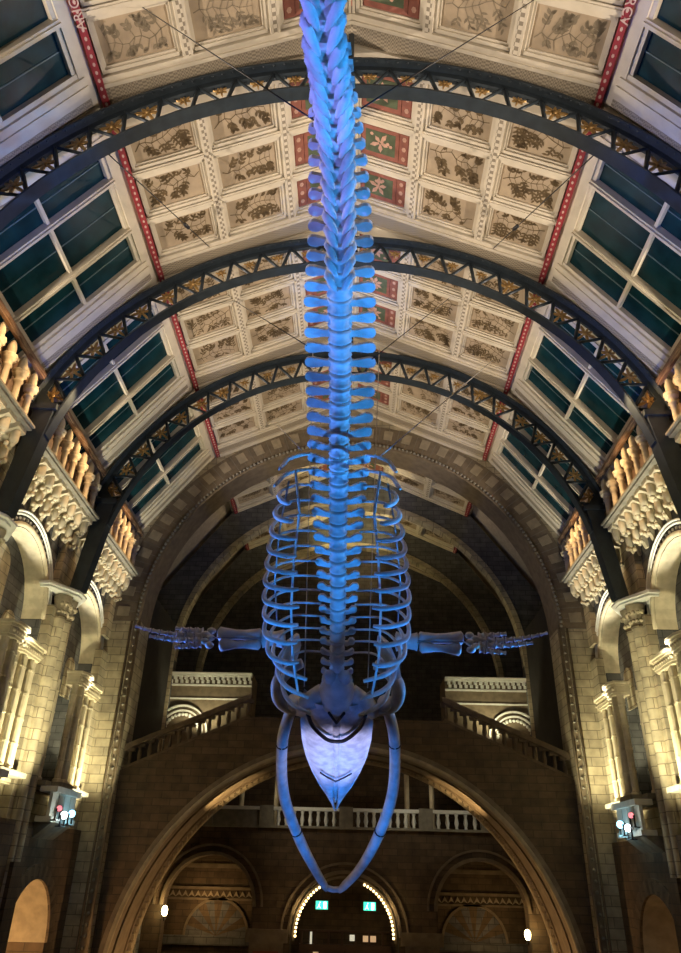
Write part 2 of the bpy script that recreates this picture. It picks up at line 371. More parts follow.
for i in range(3):
    for s in (-1, 1): roof_bay(s, FAR[i], FAR[i + 1] - FAR[i], 5 + i)
b = MB()
for s in (-1, 1): b.frame(*fr_roof(s, 0)).box(0, .12, 4.65, 37.6, -.02, .12, 0).box(0, .06, 4.65, 37.6, .12, .13, 1)
b.build('ridge_rib', [M['cream'], M['rcheck']], ceiling)
def lettering(txt, s, Y, size):
    cu = bpy.data.curves.new('lettering', 'FONT'); cu.body = txt; cu.size = size; cu.extrude = .004; cu.align_x = 'CENTER'; cu.align_y = 'CENTER'
    o = bpy.data.objects.new('lettering', cu); COL.objects.link(o); cu.materials.append(M['bandmark']); o.parent = ceiling
    O, ex, ey, ez = [Vector(q) for q in fr_roof(s, Y)]
    p = O + ex * (SL - .055) + ez * .215
    xd = ey * (-1 if s < 0 else 1); yd = ez.cross(xd)
    o.matrix_world = Matrix(((xd.x, yd.x, ez.x, p.x), (xd.y, yd.y, ez.y, p.y), (xd.z, yd.z, ez.z, p.z), (0, 0, 0, 1)))
lettering('ARICA', -1, 7.45, .26); lettering('QVERCV', 1, 7.25, .26)

# ------------------------------------------------------------------ side walls
def side_wall(s):
    b = MB()
    X = lambda x: s * x
    def wall(y0, y1, z0, z1, x0=8.4, x1=9.6, mi=0): b.box(min(X(x0), X(x1)), max(X(x0), X(x1)), y0, y1, z0, z1, mi)
    def hole(yc, r, zc, zb, y0, y1, ztop, x0, x1, mi=0, mj=1):
        # wall between y0..y1, zb..ztop with a round-headed opening
        wall(y0, yc - r, zb, zc, x0, x1, mi); wall(yc + r, y1, zb, zc, x0, x1, mi)
        n = 20; prev = None
        for i in range(n + 1):
            t = -PI / 2 + PI * i / n; p = (yc + r * sin(t), zc + r * cos(t))
            if prev:
                a, c = prev, p
                P = [(X(xx), yy, zz) for xx in (x0, x1) for yy, zz in ((a[0], a[1]), (c[0], c[1]), (c[0], ztop), (a[0], ztop))]
                b.add(P, [(0, 1, 2, 3), (7, 6, 5, 4)], mi); b.add(P, [(0, 4, 5, 1)], mj); b.add(P, [(3, 2, 6, 7)], mi)
            prev = p
        wall(y0, yc - r, zc, ztop, x0, x1, mi); wall(yc + r, y1, zc, ztop, x0, x1, mi)
    for i in range(4):
        y0, y1 = ST[i], ST[i + 1]; m = 21.9 if i == 3 else (y0 + y1) / 2
        if i == 0: wall(y0, y1, -5.5, 10.3); continue
        wall(y0, y1, 9.1, 10.4, mi=3)
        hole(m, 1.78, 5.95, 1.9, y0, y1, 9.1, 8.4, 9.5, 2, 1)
        wall(y0, y1, 1.0, 1.9)
        ml = m - .65
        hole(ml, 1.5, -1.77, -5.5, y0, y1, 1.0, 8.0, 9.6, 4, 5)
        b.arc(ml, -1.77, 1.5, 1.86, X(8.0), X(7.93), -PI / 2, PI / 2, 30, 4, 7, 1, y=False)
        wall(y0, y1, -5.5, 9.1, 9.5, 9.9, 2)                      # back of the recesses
        for yy in (y0, y1):                                       # plain stone pilaster strips beside the iron legs
            if yy > 10: wall(max(yy - .55, y0), min(yy + .55, y1), 6.9, 9.1, 8.2, 8.4)
            wall(max(yy - .62, y0), min(yy + .62, y1), -5.5, 6.4, 8.15, 8.4, 0)
        # dark tympanum plate; lit niche backs put in as lighter round-headed stone fields
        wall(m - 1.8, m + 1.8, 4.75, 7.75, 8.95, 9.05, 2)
        for yc, hw, zt in ((m - .1, .5, 7.35), (m + 1.08, .36, 5.95), (m - 1.2, .36, 5.95)):
            P = [(X(8.95), yc - hw, 4.7)] + [(X(8.95), yc + hw * sin(t), zt - hw + hw * cos(t)) for t in [(-.5 + q / 12) * PI for q in range(13)]] + [(X(8.95), yc + hw, 4.7)]
            b.prism(P, (-s * .05, 0, 0), 0)
        # hood mouldings: two thin white rolls over the archivolt
        for r, xx in ((2.06, 8.33), (1.98, 8.36)):
            pts = [(X(xx), m + r * sin(t), 6.1 + r * cos(t)) for t in [(-.5 + q / 24) * PI for q in range(25)]]
            b.tube(pts, .032, 6, 6)
        pts = [(X(8.37), m + 1.84 * sin(t), 5.97 + 1.84 * cos(t)) for t in [(-.5 + q / 24) * PI for q in range(25)]]
        b.tube(pts, .07, 6, 1)
        for q in range(28):                                       # little studs between the mouldings
            t = (-.48 + .96 * q / 27) * PI
            b.box(min(X(8.4), X(8.36)), max(X(8.4), X(8.36)), m + 1.91 * sin(t) - .03, m + 1.91 * sin(t) + .03, 6.05 + 1.91 * cos(t) - .03, 6.05 + 1.91 * cos(t) + .03, 6)
        wall(m - 1.8, m + 1.8, 1.75, 1.95, 8.2, 9.5)
    wall(4.65, 24.1, 10.3, 10.5, 8.3, 8.6, 3)
    wall(25.3, 38, -5.5, 11, 8.4, 9.0, 2)
    wall(-6, 4.65, -5.5, 11, 8.4, 9.0, 0)
    o = b.build('wall_left' if s < 0 else 'wall_right', [M['stone'], M['pale'], M['stoned'], M['woodd'], M['stoneb'], M['vousl'], M['palew'], M['stair']])
    return tag(o, kind='structure')
side_wall(-1); side_wall(1)
bx('wall_back', -9.6, 9.6, -6.6, -6.0, -5.5, 11, M['stone'], kind='structure')

# balconies: one per bay and side
def make_balcony(L):
    t = thing('balcony', 'x', 'balcony', (0, 0, 0), 0, 'balconies under the roof windows')
    h = L / 2
    MB().box(0, .86, -h, h, 0, .06).box(0, .92, -h, h, .06, .12).box(0, .86, -h, h, .12, .17).build('ledge', M['grey'], t)
    MB().box(.70, .85, -h, h, 1.58, 1.68).box(.73, .82, -h, h, 1.53, 1.58).build('handrail', M['wood'], t)
    MB().box(.45, .5, -h, h, .17, 1.45).build('back_panel', M['woodd'], t)
    n = 7; sp = .64
    for i in range(n):
        y = (i - (n - 1) / 2) * sp * L / 4.5
        b = MB(); b.lathe((.72, y, .17), [(.12, 0), (.12, .05), (.085, .08), (.085, .56), (.12, .58), (.12, .61), (.085, .63), (.12, .72), (.17, .76), (.17, .79), (.14, .80), (.19, .84), (.19, .88), (.11, .89)], 8)
        b.lathe((.72, y, 1.03), [(.08, 0), (.11, .10), (.11, .26), (.07, .38), (.02, .46)], 8)
        b.build('baluster', M['pale'], t)
    n = 8
    for i in range(n):
        y = (i - (n - 1) / 2) * .58 * L / 4.5
        b = MB(); b.prism([(0, y - .2, 0), (.74, y - .2, 0), (.74, y - .2, -.12), (.1, y - .2, -.34), (0, y - .2, -.34)], (0, .4, 0))
        b.lathe((.60, y, -.05), [(.10, 0), (.115, -.1), (.115, -.34), (.08, -.42), (.05, -.44)], 8)
        b.lathe((.34, y + .2, -.40), [(.08, 0), (.105, -.12), (.10, -.34), (.05, -.40)], 8)
        for dx, dy, dz in ((.60, 0, -.50), (.5, .1, -.52), (.5, -.1, -.52), (.34, .2, -.86), (.26, .28, -.88), (.26, .12, -.88), (.42, .2, -.84)):
            b.ball((dx, y + dy, dz), .065, 6)
        b.prism([(0, y - .08, -.3), (.3, y - .08, -.3), (.05, y - .08, -.95), (0, y - .08, -.95)], (0, .16, 0))
        b.build('corbel', M['pale'], t)
    return t
nb = ['nearest the viewer, cut by the frame', 'second from the viewer', 'farthest, ending at the great arch']
prot = make_balcony(4.3); first = True
for i in (1, 2, 3):
    for s in (-1, 1):
        m = (ST[i] + ST[i + 1]) / 2 - (.02 if i < 3 else .0)
        o = put(prot, first, (s * 8.4, m, 9.1), 0 if s < 0 else PI, 'stone balcony with hanging corbels on the %s wall, %s' % ('left' if s < 0 else 'right', nb[i - 1])); first = False
        if i == 3: o.scale = (1, .9, 1)
# piers carrying the iron arches
def make_pier():
    t = thing('pier', 'x', 'pier', (0, 0, 0), 0, 'shafted piers below the iron arches')
    for y in (-.22, .22):
        MB().lathe((.30, y, 0), [(.26, 0), (.26, .5), (.2, .6), (.17, .75), (.17, 11.55), (.2, 11.6), (.2, 11.68)], 12).build('shaft', M['stone'], t)
        b = MB(); b.lathe((.30, y, 11.66), [(.17, 0), (.19, .15), (.23, .4), (.28, .6)], 8)
        for q in range(7):
            a = -PI / 2 + q * PI / 6
            for z, r in ((.14, .2), (.36, .25)): b.ball((.30 + r * cos(a + z), y + r * sin(a + z), 11.66 + z), .055, 6)
        b.build('capital', M['pale'], t)
    b = MB()
    for z, x, y in ((12.30, .70, .50), (12.36, .80, .60), (12.42, .72, .54)):
        b.prism([(-.1, -y - .5, z), (.2, -y - .5, z), (x, -y + .35, z), (x, y - .35, z), (.2, y + .5, z), (-.1, y + .5, z)], (0, 0, .05))
    b.build('impost', M['palew'], t)
    MB().box(.05, .55, -.30, .30, 0, 5.6).box(.05, .98, -.30, .30, 0, 3.6).build('plinth', M['stoneb'], t)
    return t
prot = make_pier(); first = True
for Y in (14.64, 19.63):
    for s in (-1, 1):
        put(prot, first, (s * 8.4, Y, -5.5), 0 if s < 0 else PI, 'two-shafted pier with leafy capitals on the %s wall under the %s iron arch' % ('left' if s < 0 else 'right', 'farthest' if Y > 16 else 'second')); first = False
# banded column screens standing in the wall recesses
def make_screen(sd):
    t = thing('column_screen', 'x', 'columns', (0, 0, 0), 0, 'banded column clusters in the wall recesses')
    for yc, xs, w, n in ((.62, .18, .26, 5), (-.90, .46, .26, 3), (-1.62, .10, .2, 1)):
        yc *= sd
        for q in range(n):
            yq = yc + (q - (n - 1) / 2) * w
            pr = [(.13, 0), (.13, .07), (.095, .10)]
            for k in range(1, 5): pr += [(.093, k * .58 - .03), (.106, k * .58 - .02), (.106, k * .58 + .02), (.093, k * .58 + .03)]
            pr += [(.093, 2.62)]
            MB().lathe((xs + (.07 if q % 2 else 0), yq, 0), pr, 10, 0, None, False).build('shaft', M['pale'], t)
        if n == 1: continue
        b = MB(); y = w * (n - 1) / 2 + .10
        for z, e in ((2.58, 0), (2.64, .04), (2.82, .07), (2.88, .13)):
            b.prism([(xs - .25, yc - y - e, z), (xs + .08 + e, yc - y - e, z), (xs + .18 + e, yc - y + .12, z), (xs + .18 + e, yc + y - .12, z), (xs + .08 + e, yc + y + e, z), (xs - .25, yc + y + e, z)], (0, 0, .06 if z != 2.64 else .18))
        for q in range(2 * n): b.ball((xs + .2, yc + (q - n + .5) * w * .5, 2.74), .05, 6)
        b.build('capital', M['pale'], t)
    MB().box(-.3, .40, -1.75, 1.75, -.12, 0).box(.4, .68, min(-1.35 * sd, -.45 * sd), max(-1.35 * sd, -.45 * sd), -.12, 0).build('base', M['grey'], t)
    return t
for s in (-1, 1):
    prot = make_screen(-s); first = True
    for i in (1, 2, 3):
        m = 21.9 if i == 3 else (ST[i] + ST[i + 1]) / 2
        put(prot, first, (s * 8.2, m - .05, 2.0), 0 if s < 0 else PI, 'ringed terracotta shafts in the %s wall recess, %s' % ('left' if s < 0 else 'right', ['nearest the viewer', 'at the frame edge', 'next to the great arch'][i - 1])); first = False
# lamp ledges under the screens
def make_ledge():
    t = thing('lamp_ledge', 'x', 'ledge', (0, 0, 0), 0, 'stone lamp ledges below the column screens')
    MB().box(.16, .62, -.96, .96, .62, .76).box(.16, .56, -.92, .92, -.08, .05).build('shelf', M['palew'], t)
    for q in range(4): MB().box(.42, .50, -.90 + q * .46, -.49 + q * .46, .05, .62).build('panel', M['palew'], t)
    MB().prism([(-.02, -.6, -.08), (.5, -.6, -.08), (-.02, -.6, -.5)], (0, 1.5, 0)).build('bracket', M['grey'], t)
    return t
prot = make_ledge(); first = True
for i in (2, 3):
    for s in (-1, 1):
        m = 21.02 if i == 3 else 16.05
        put(prot, first, (s * 8.05, m, 1.1), 0 if s < 0 else PI, 'pale panelled lamp ledge on the %s wall, %s' % ('left' if s < 0 else 'right', 'next to the great arch' if i == 3 else 'cut by the frame edge')); first = False
def lamp(loc, face, mm, label, s=1.0):
    t = thing('floodlight', label, 'lamp', loc, 0, 'floodlights on the wall ledges'); L = Vector(loc); d = Vector(face).normalized()
    MB().lathe(L - d * .16 * s, [(.06 * s, 0), (.11 * s, .04 * s), (.13 * s, .2 * s), (.14 * s, .24 * s)], 10, 0, d).build('housing', M['black'], t)
    MB().lathe(L + d * .081 * s, [(.12 * s, 0), (.12 * s, .012)], 12, 0, d).build('lens', mm, t)
    sx = 1 if L.x > 0 else -1; MB().box(min(L.x, sx * 7.46), max(L.x, sx * 7.46), L.y - .03, L.y + .03, L.z - .28, L.z - .25).build('arm', M['black'], t)
    MB().box(L.x - .02, L.x + .02, L.y - .16, L.y - .13, L.z - .26, L.z).box(L.x - .02, L.x + .02, L.y + .13, L.y + .16, L.z - .26, L.z).box(L.x - .04, L.x + .04, L.y - .16, L.y + .16, L.z - .28, L.z - .25).build('yoke', M['black'], t)
lamp((-7.30, 21.0, 1.27), (.55, -.8, -.1), M['lampc'], 'cyan glowing floodlight, rightmost on the left wall ledge', .8)
lamp((-7.30, 20.46, 1.20), (.5, -.8, -.1), M['lampw'], 'white glowing floodlight, middle one on the left wall ledge', .8)
lamp((-7.30, 20.06, 1.32), (.5, -.8, .1), M['lampr'], 'dim reddish floodlight, leftmost on the left wall ledge', .6)
lamp((7.30, 20.95, 1.31), (-.55, -.8, -.1), M['lampc'], 'cyan glowing floodlight, leftmost on the right wall ledge', .8)
lamp((7.30, 20.4, 1.2), (-.5, -.8, -.1), M['lampw'], 'white glowing floodlight, middle one on the right wall ledge', .8)
lamp((7.30, 20.06, 1.46), (-.5, -.8, .1), M['lampr'], 'dim reddish floodlight, rightmost on the right wall ledge', .6)
for s in (-1, 1):
    point('ledge_light', (s * 7.1, 21.3, 1.1), 9, (.35, .8, 1), .05); point('ledge_light', (s * 7.1, 20.3, 1.1), 8, (.9, 1, .9), .05)

# ------------------------------------------------------------------ iron roof arches
def make_truss():
    t = thing('iron_arch', 'x', 'arch', (0, 0, 0), 0, 'riveted iron arches under the ceiling')
    zb, rb, zt, rt, A = 7.4, 7.48, 7.49, 8.22, math.radians(77)
    n = 48
    MB().arc(0, zb, rb - .05, rb + .0, -.15, .15, -A, A, n).arc(0, zb, rb, rb + .09, -.03, .03, -A, A, n).build('lower_chord', M['iron'], t)
    b = MB(); b.arc(0, zt, rt - .0, rt + .05, -.2, .2, -A * .93, A * .93, n); b.arc(0, zt, rt - .14, rt, -.03, .03, -A * .93, A * .93, n)
    for q in range(90):
        a = -A * .92 + 2 * A * .92 * q / 89
        for yy in (-.15, .15): b.ball((rt * sin(a), yy, zt + rt * cos(a) - .0), .028, 5)
    b.build('upper_chord', M['iron'], t)
    P = lambda a, top: Vector(((rt - .06) * sin(a), 0, zt + (rt - .06) * cos(a))) if top else Vector((rb * sin(a), 0, zb + rb * cos(a)))
    st = math.radians(6.0)
    for s in (-1, 1):
        for k in range(24):
            a = s * k * st / 2; a2 = s * (k + 1) * st / 2
            p, q = P(a, k % 2 == 0), P(a2, k % 2 == 1)
            b = MB(); b.tube([p, q], .05, 4, 0, .8, (0, 1, 0)); b.build('brace', M['iron'], t)
            if k % 2 == 1 and k < 24:           # gilt leaves in the triangles hanging from the upper chord
                c = P(s * (k + .0) * st / 2, True) * .62 + P(s * k * st / 2, False) * .38
                big = .95 if k > 10 else .55
                b = MB(); rad = Vector((sin(a), 0, cos(a))); tg = Vector((cos(a), 0, -sin(a)))
                for u, l in ((-2.1, .26), (-1.2, .3), (-.4, .2), (.4, .2), (1.2, .3), (2.1, .26), (PI, .34)):
                    d = rad * cos(u) + tg * sin(u); e = rad * -sin(u) + tg * cos(u); l *= big; w_ = .036 * big
                    b.prism([c - Vector((0, .02, 0)) + d * (l * f) + e * (w_ * g) for f, g in ((.1, 0), (.4, 1), (.75, .9), (1, 0), (.75, -.9), (.4, -1))], (0, .04, 0))
                b.lathe(c - Vector((0, .035, 0)), [(.06 * big, 0), (.06 * big, .07)], 8, 0, (0, 1, 0))
                b.build('gilt_leaf', M['gold'], t)
    for s in (-1, 1):
        b = MB(); b.prism([(s * 7.17, -.2, 9.75), (s * 7.66, -.2, 9.75), (s * 7.98, -.2, 6.98), (s * 7.60, -.2, 6.98)], (0, .4, 0))
        b.prism([(s * 7.1, -.25, 9.75), (s * 7.75, -.25, 9.75), (s * 7.75, -.25, 9.9), (s * 7.1, -.25, 9.9)], (0, .5, 0))
        b.prism([(s * 7.28, -.06, 9.1), (s * 7.22, -.06, 9.9), (s * 7.95, -.06, 10.9), (s * 8.05, -.06, 10.8), (s * 7.60, -.06, 9.9)], (0, .12, 0))
        b.build('leg', M['iron'], t)
    for Yq in (-1,): MB().box(-.06, .06, -.2, .2, 15.85, 16.75).build('ridge_post', M['iron'], t)
    return t
prot = make_truss(); first = True
for Y, d in ((9.45, 'nearest and largest of three'), (14.50, 'middle one of three'), (19.55, 'farthest and smallest of three')):
    put(prot, first, (0, Y, 0), 0, 'grey iron arch with zigzag braces and gilt leaves, ' + d); first = False

# ------------------------------------------------------------------ great end arch
def roof_r(a, zc):               # distance from the arch centre to the roof underside in direction a
    r = 12.5; sa, ca = abs(sin(a)), cos(a)
    r = min(r, (ZR - zc) / (ca + .4635 * sa))
    d = ca + 1.37 * sa
    return min(r, (ZE + 1.37 * XE - zc) / d) - .02
def end_wall(name, Y0, Y1, r0, zc, mats, ring):
    b = MB(); n = 88
    b.arc(0, zc, r0, r0 + .22, Y0 - .02, Y1, -PI / 2, PI / 2, n, 0)
    if ring:
        b.arc(0, zc, r0 + .22, r0 + 1.0, Y0, Y1, -PI / 2, PI / 2, n - 4, 0)
        for q in range(0, 66, 2):
            a0 = -PI / 2 + PI * (q + .5) / 66; b.arc(0, zc, r0 + .45, r0 + .88, Y0 - .015, Y0 + .01, a0, a0 + PI / 72, 2, 1)
        for q in range(67): 
            a0 = -PI / 2 + PI * q / 66; b.arc(0, zc, r0 + .24, r0 + .99, Y0 - .006, Y0 + .01, a0 - .0012, a0 + .0012, 1, 3)
    r1 = r0 + (1.0 if ring else .22)
    for i in range(n):
        p, q = -PI / 2 + PI * i / n, -PI / 2 + PI * (i + 1) / n
        A, B = max(roof_r(p, zc), r1 + .01), max(roof_r(q, zc), r1 + .01)
        P = [(r * sin(t), yy, zc + r * cos(t)) for yy in (Y0 + .02, Y1) for r, t in ((r1, p), (A, p), (B, q), (r1, q))]
        b.add(P, [(0, 1, 2, 3), (7, 6, 5, 4), (1, 5, 6, 2)], 2)
    for s in (-1, 1):
        b.box(min(s * r0, s * 9.6), max(s * r0, s * 9.6), Y0 + .02, Y1, -5.5, zc, 2)
        b.box(min(s * r0, s * (r0 + .22)), max(s * r0, s * (r0 + .22)), Y0 - .02, Y0 + .02, -5.5, zc, 0)
    if ring:                     # bead and leaf border on the inner edge
        for q in range(150):
            t = (-.5 + (q + .5) / 150) * PI
            b.ball(((r0 + .13) * sin(t), Y0 - .04, zc + (r0 + .13) * cos(t)), .06, 5, 3)
        for s in (-1, 1):
            for q in range(34): b.ball((s * (r0 + .13), Y0 - .04, zc - .3 - q * .28), .05, 5, 3)
            b.tube([(s * (r0 + .02), Y0 - .03, -5.5), (s * (r0 + .02), Y0 - .03, zc)], .05, 6, 0)
            b.tube([(s * (r0 + .30), Y0 - .01, -5.5), (s * (r0 + .30), Y0 - .01, zc)], .04, 6, 0)
    return tag(b.build(name, mats), kind='structure')
end_wall('wall_front', YE, 25.3, 7.23, 7.565, [M['vous'], M['vousl'], M['stone'], M['grey']], True)
end_wall('trim_1', 29.1, 29.6, 7.15, 7.565, [M['stone'], M['vous'], M['stoned'], M['grey']], False)
end_wall('trim_2', 33.3, 33.8, 6.95, 7.565, [M['stone'], M['vous'], M['stoned'], M['grey']], False)
bx('wall_far', -9.6, 9.6, 37.6, 38.0, -5.5, 16.8, M['stoned'], kind='structure')
for s in (-1, 1): bx('wall_passage_' + ('left' if s < 0 else 'right'), min(s * 7.28, s * 7.6), max(s * 7.28, s * 7.6), 25.3, 29.1, -5.5, 9, M['passage_shade'], kind='structure')  # side walls painted near-black to stand for the passage's shade

# bridge wall with the lower arch
def ztop(x): return 4.48 - max(0, abs(x) - 3.2) * .427
b = MB(); n = 60; cz, rr = -3.3, 6.86
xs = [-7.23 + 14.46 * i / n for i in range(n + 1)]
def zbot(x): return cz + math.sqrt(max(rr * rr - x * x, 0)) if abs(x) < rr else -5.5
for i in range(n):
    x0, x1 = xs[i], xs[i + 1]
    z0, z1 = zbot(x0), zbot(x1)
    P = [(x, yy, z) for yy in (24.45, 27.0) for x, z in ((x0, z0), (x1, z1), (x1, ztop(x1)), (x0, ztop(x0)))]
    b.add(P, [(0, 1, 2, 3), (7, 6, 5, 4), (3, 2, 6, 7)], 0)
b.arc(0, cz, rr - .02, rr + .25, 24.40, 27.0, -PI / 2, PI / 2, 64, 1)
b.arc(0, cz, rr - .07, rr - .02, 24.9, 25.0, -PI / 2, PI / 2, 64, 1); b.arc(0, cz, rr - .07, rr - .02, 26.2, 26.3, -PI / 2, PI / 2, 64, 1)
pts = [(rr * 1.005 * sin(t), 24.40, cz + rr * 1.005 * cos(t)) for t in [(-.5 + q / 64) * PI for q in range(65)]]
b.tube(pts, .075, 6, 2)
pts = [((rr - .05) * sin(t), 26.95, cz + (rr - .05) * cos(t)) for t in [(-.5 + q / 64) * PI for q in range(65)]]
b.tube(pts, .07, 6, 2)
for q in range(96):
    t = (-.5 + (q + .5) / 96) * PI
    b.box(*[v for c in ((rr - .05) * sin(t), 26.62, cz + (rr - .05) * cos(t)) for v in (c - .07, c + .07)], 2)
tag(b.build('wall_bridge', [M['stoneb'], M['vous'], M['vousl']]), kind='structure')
# sloping stair balustrades on the bridge
def stair_rail(s):
    t = thing('stair_balustrade', 'dark stone stair balustrade climbing from the %s jamb toward the middle of the bridge' % ('left' if s < 0 else 'right'), 'balustrade', (s * 5.2, 24.7, 3.6), 0, 'stair balustrades')
    sl = lambda z: [(s * x, z + ztop(x)) for x in (7.2, 3.2)]
    def bar(z0, z1, y0, y1):
        a, c = sl(z0); d, e = sl(z1)
        return MB().prism([(a[0], y0, a[1]), (c[0], y0, c[1]), (e[0], y0, e[1]), (d[0], y0, d[1])], (0, y1 - y0, 0))
    bar(.62, .80, 24.52, 24.86).build('handrail', M['stair'], t); bar(-.02, .1, 24.5, 24.88).build('base', M['stair'], t)
    for k in range(13):
        x = 7.05 - k * .312; z = ztop(x)
        b = MB(); b.lathe((s * x, 24.69, z + .08), [(.07, 0), (.05, .06), (.075, .2), (.05, .4), (.08, .5), (.1, .56)], 8)
        b.box(s * x - .156, s * x + .156, 24.6, 24.78, z + .54, z + .66); b.build('baluster', M['stair'], t)
    return t
stair_rail(-1); stair_rail(1)

# pavilion blocks beyond the bridge, with lit cornices and small arches
for s in (-1, 1):
    X = lambda a, c: (min(s * a, s * c), max(s * a, s * c))
    t = thing('corner_pavilion', 'floodlit stone block with a chequered cornice beyond the %s stair' % ('left' if s < 0 else 'right'), 'stonework', (s * 5.7, 29.3, 3.0), 0, 'corner pavilions')
    x0, x1 = X(3.9, 7.6)
    MB().box(x0, x1, 29.35, 31, 3.0, 7.1).build('wall', M['vous'], t)
    b = MB(); b.box(x0, x1, 29.15, 29.4, 6.92, 7.0); b.box(x0, x1, 29.1, 29.4, 7.0, 7.06)
    for q in range(17):
        xx = x0 + .1 + q * .215
        b.box(xx, xx + .11, 29.18, 29.4, 6.80, 6.92); b.box(xx + .05, xx + .16, 29.24, 29.4, 6.66, 6.78)
    b.box(x0, x1, 29.28, 29.4, 6.55, 6.62); b.box(x0, x1, 29.3, 29.4, 6.02, 6.08)
    b.build('cornice', M['palew'], t)
    b = MB(); b.arc(s * 6.55, 4.75, .98, 1.04, 29.2, 29.36, -PI / 2, PI / 2, 20); b.arc(s * 6.55, 4.75, .80, .86, 29.22, 29.36, -PI / 2, PI / 2, 20)
    for q in range(15):
        a = (-.5 + (q + .5) / 15) * PI; b.ball((s * 6.55 + .68 * sin(a), 29.3, 4.75 + .68 * cos(a)), .07, 6)
    b.build('hood_mould', M['palew'], t)
    spot('pavilion_lamp', (s * 5.6, 28.3, 4.6), (s * 5.8, 29.3, 6.8), 190, STONE_LT, 125, .7, .1)
    spot('rear_arch_lamp', (s * 5.6, 27.9, 7.4), (s * 7.1, 29.4, 10), 20, STONE_LT, 60, .8, .1)
    spot('rear_arch_lamp', (s * 5.4, 32.2, 7.4), (s * 6.8, 33.6, 10), 20, STONE_LT, 60, .8, .1)
    spot('rear_roof_lamp', (s * 3.6, 27.2, 13.6), (-s * 1.2, 28.2, 16.2), 400, (1, .82, .46), 80, .7, .1)
    spot('rear_roof_lamp', (s * 3.6, 31.4, 13.6), (-s * 1.2, 32.4, 16.2), 800, (1, .82, .42), 80, .7, .1)
    spot('rear_roof_lamp', (s * 3.6, 35.4, 13.6), (-s * 1.6, 36.6, 15.8), 330, (1, .70, .34), 80, .7, .1)
    spot('arch_accent', (s * 3.6, 25.2, 1.0), (s * 4.0, 25.8, 2.6), 230, (1, .66, .30), 80, .7, .05)
    spot('arch_glow', (s * 4.6, 25.6, -5.2), (s * 6.9, 25.8, -1.5), 620, AMBER, 80, .8, .1)
    MB().lathe((s * 3.6, 24.95, 2.36), [(.05, 0), (.07, .05), (.07, .14)], 8, 0, (s * .3, 1, .2))

# ------------------------------------------------------------------ entrance wall seen through the lower arch
def entrance():
    b = MB(); Y0, Y1 = 30.0, 30.6
    holes = [(-4.95, 1.62, -1.08), (0, 1.92, -1.9), (4.95, 1.62, -1.08)]
    xs = sorted(set([-8.4, 8.4] + [c + r * sin((-.5 + q / 20) * PI) for c, r, z in holes for q in range(21)]))
    def zb(x):
        for c, r, z in holes:
            if abs(x - c) <= r - 1e-4: return z + math.sqrt(r * r - (x - c) ** 2), True
        return -5.5, False
    for i in range(len(xs) - 1):
        x0, x1 = xs[i], xs[i + 1]; xm = (x0 + x1) / 2; inside = zb(xm)[1]
        e = 1e-3; z0 = zb(x0 + e)[0] if inside else -5.5; z1 = zb(x1 - e)[0] if inside else -5.5
        if inside:
            for c, r, z in holes:
                if abs(xm - c) < r:
                    z0 = z + math.sqrt(max(r * r - (x0 - c) ** 2, 0)); z1 = z + math.sqrt(max(r * r - (x1 - c) ** 2, 0))
        P = [(x, yy, z) for yy in (Y0, Y1) for x, z in ((x0, z0), (x1, z1), (x1, 1.5), (x0, 1.5))]
        b.add(P, [(0, 1, 2, 3), (7, 6, 5, 4), (0, 4, 5, 1), (3, 2, 6, 7)], 0)
        if not inside: continue
    for c, r, z in holes:
        for s in (-1, 1): b.box(min(c + s * r, c + s * (r + .02)), max(c + s * r, c + s * (r + .02)), Y0, Y1, -5.5, z, 0)
        b.arc(c, z, r, r + .12, Y0 - .08, Y0, -PI / 2, PI / 2, 28, 1); b.arc(c, z, r + .3, r + .38, Y0 - .05, Y0, -PI / 2, PI / 2, 28, 1)
    for c in (-2.75, 2.75): b.box(c - .75, c + .75, Y0 - .12, Y0, -2.15, -1.75, 1); b.box(c - .6, c + .6, Y0 - .06, Y0, -5.5, -2.15, 1)
    for c in (-2.75, 2.75): b.box(c - .45, c + .45, Y0 - .09, Y0 - .06, -5.5, -2.4, 2)
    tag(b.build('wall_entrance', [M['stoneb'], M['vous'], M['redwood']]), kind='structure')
    b = MB(); b.box(-8.4, 8.4, 30.6, 33.4, 1.3, 1.5); tag(b.build('trim_3', M['stoned']), kind='structure')
    # rear wall of the porch with string courses and fan tympana
    b = MB(); b.box(-8.4, -2.3, 32.4, 32.8, -5.5, 1.3); b.box(2.3, 8.4, 32.4, 32.8, -5.5, 1.3); b.box(-2.3, 2.3, 32.9, 33.2, -5.5, 1.3, 0)
    for c in (-4.95, 4.95):
        b.box(c - 2.4, c + 2.4, 32.3, 32.4, -.62, -.52, 1); b.box(c - 2.4, c + 2.4, 32.3, 32.4, -.98, -.90, 1); b.box(c - 2.4, c + 2.4, 32.34, 32.4, .12, .28, 1)
        for q in range(18):
            x = c - 2.2 + q * .25; b.prism([(x, 32.34, -.88), (x + .12, 32.34, -.66), (x + .25, 32.34, -.88), (x + .12, 32.34, -.80)], (0, .06, 0), 3)
        b.box(c - 2.4, c + 2.4, 32.2, 32.4, -2.45, -2.15, 2)
        b.arc(c, -2.15, .05, 1.18, 32.37, 32.4, -PI / 2, PI / 2, 22, 2, 0, 2); b.arc(c, -2.15, 1.18, 1.27, 32.3, 32.4, -PI / 2, PI / 2, 22, 1)
    tag(b.build('wall_porch', [M['stoneb'], M['vous'], M['stoned'], M['vousl']]), kind='structure')
entrance()
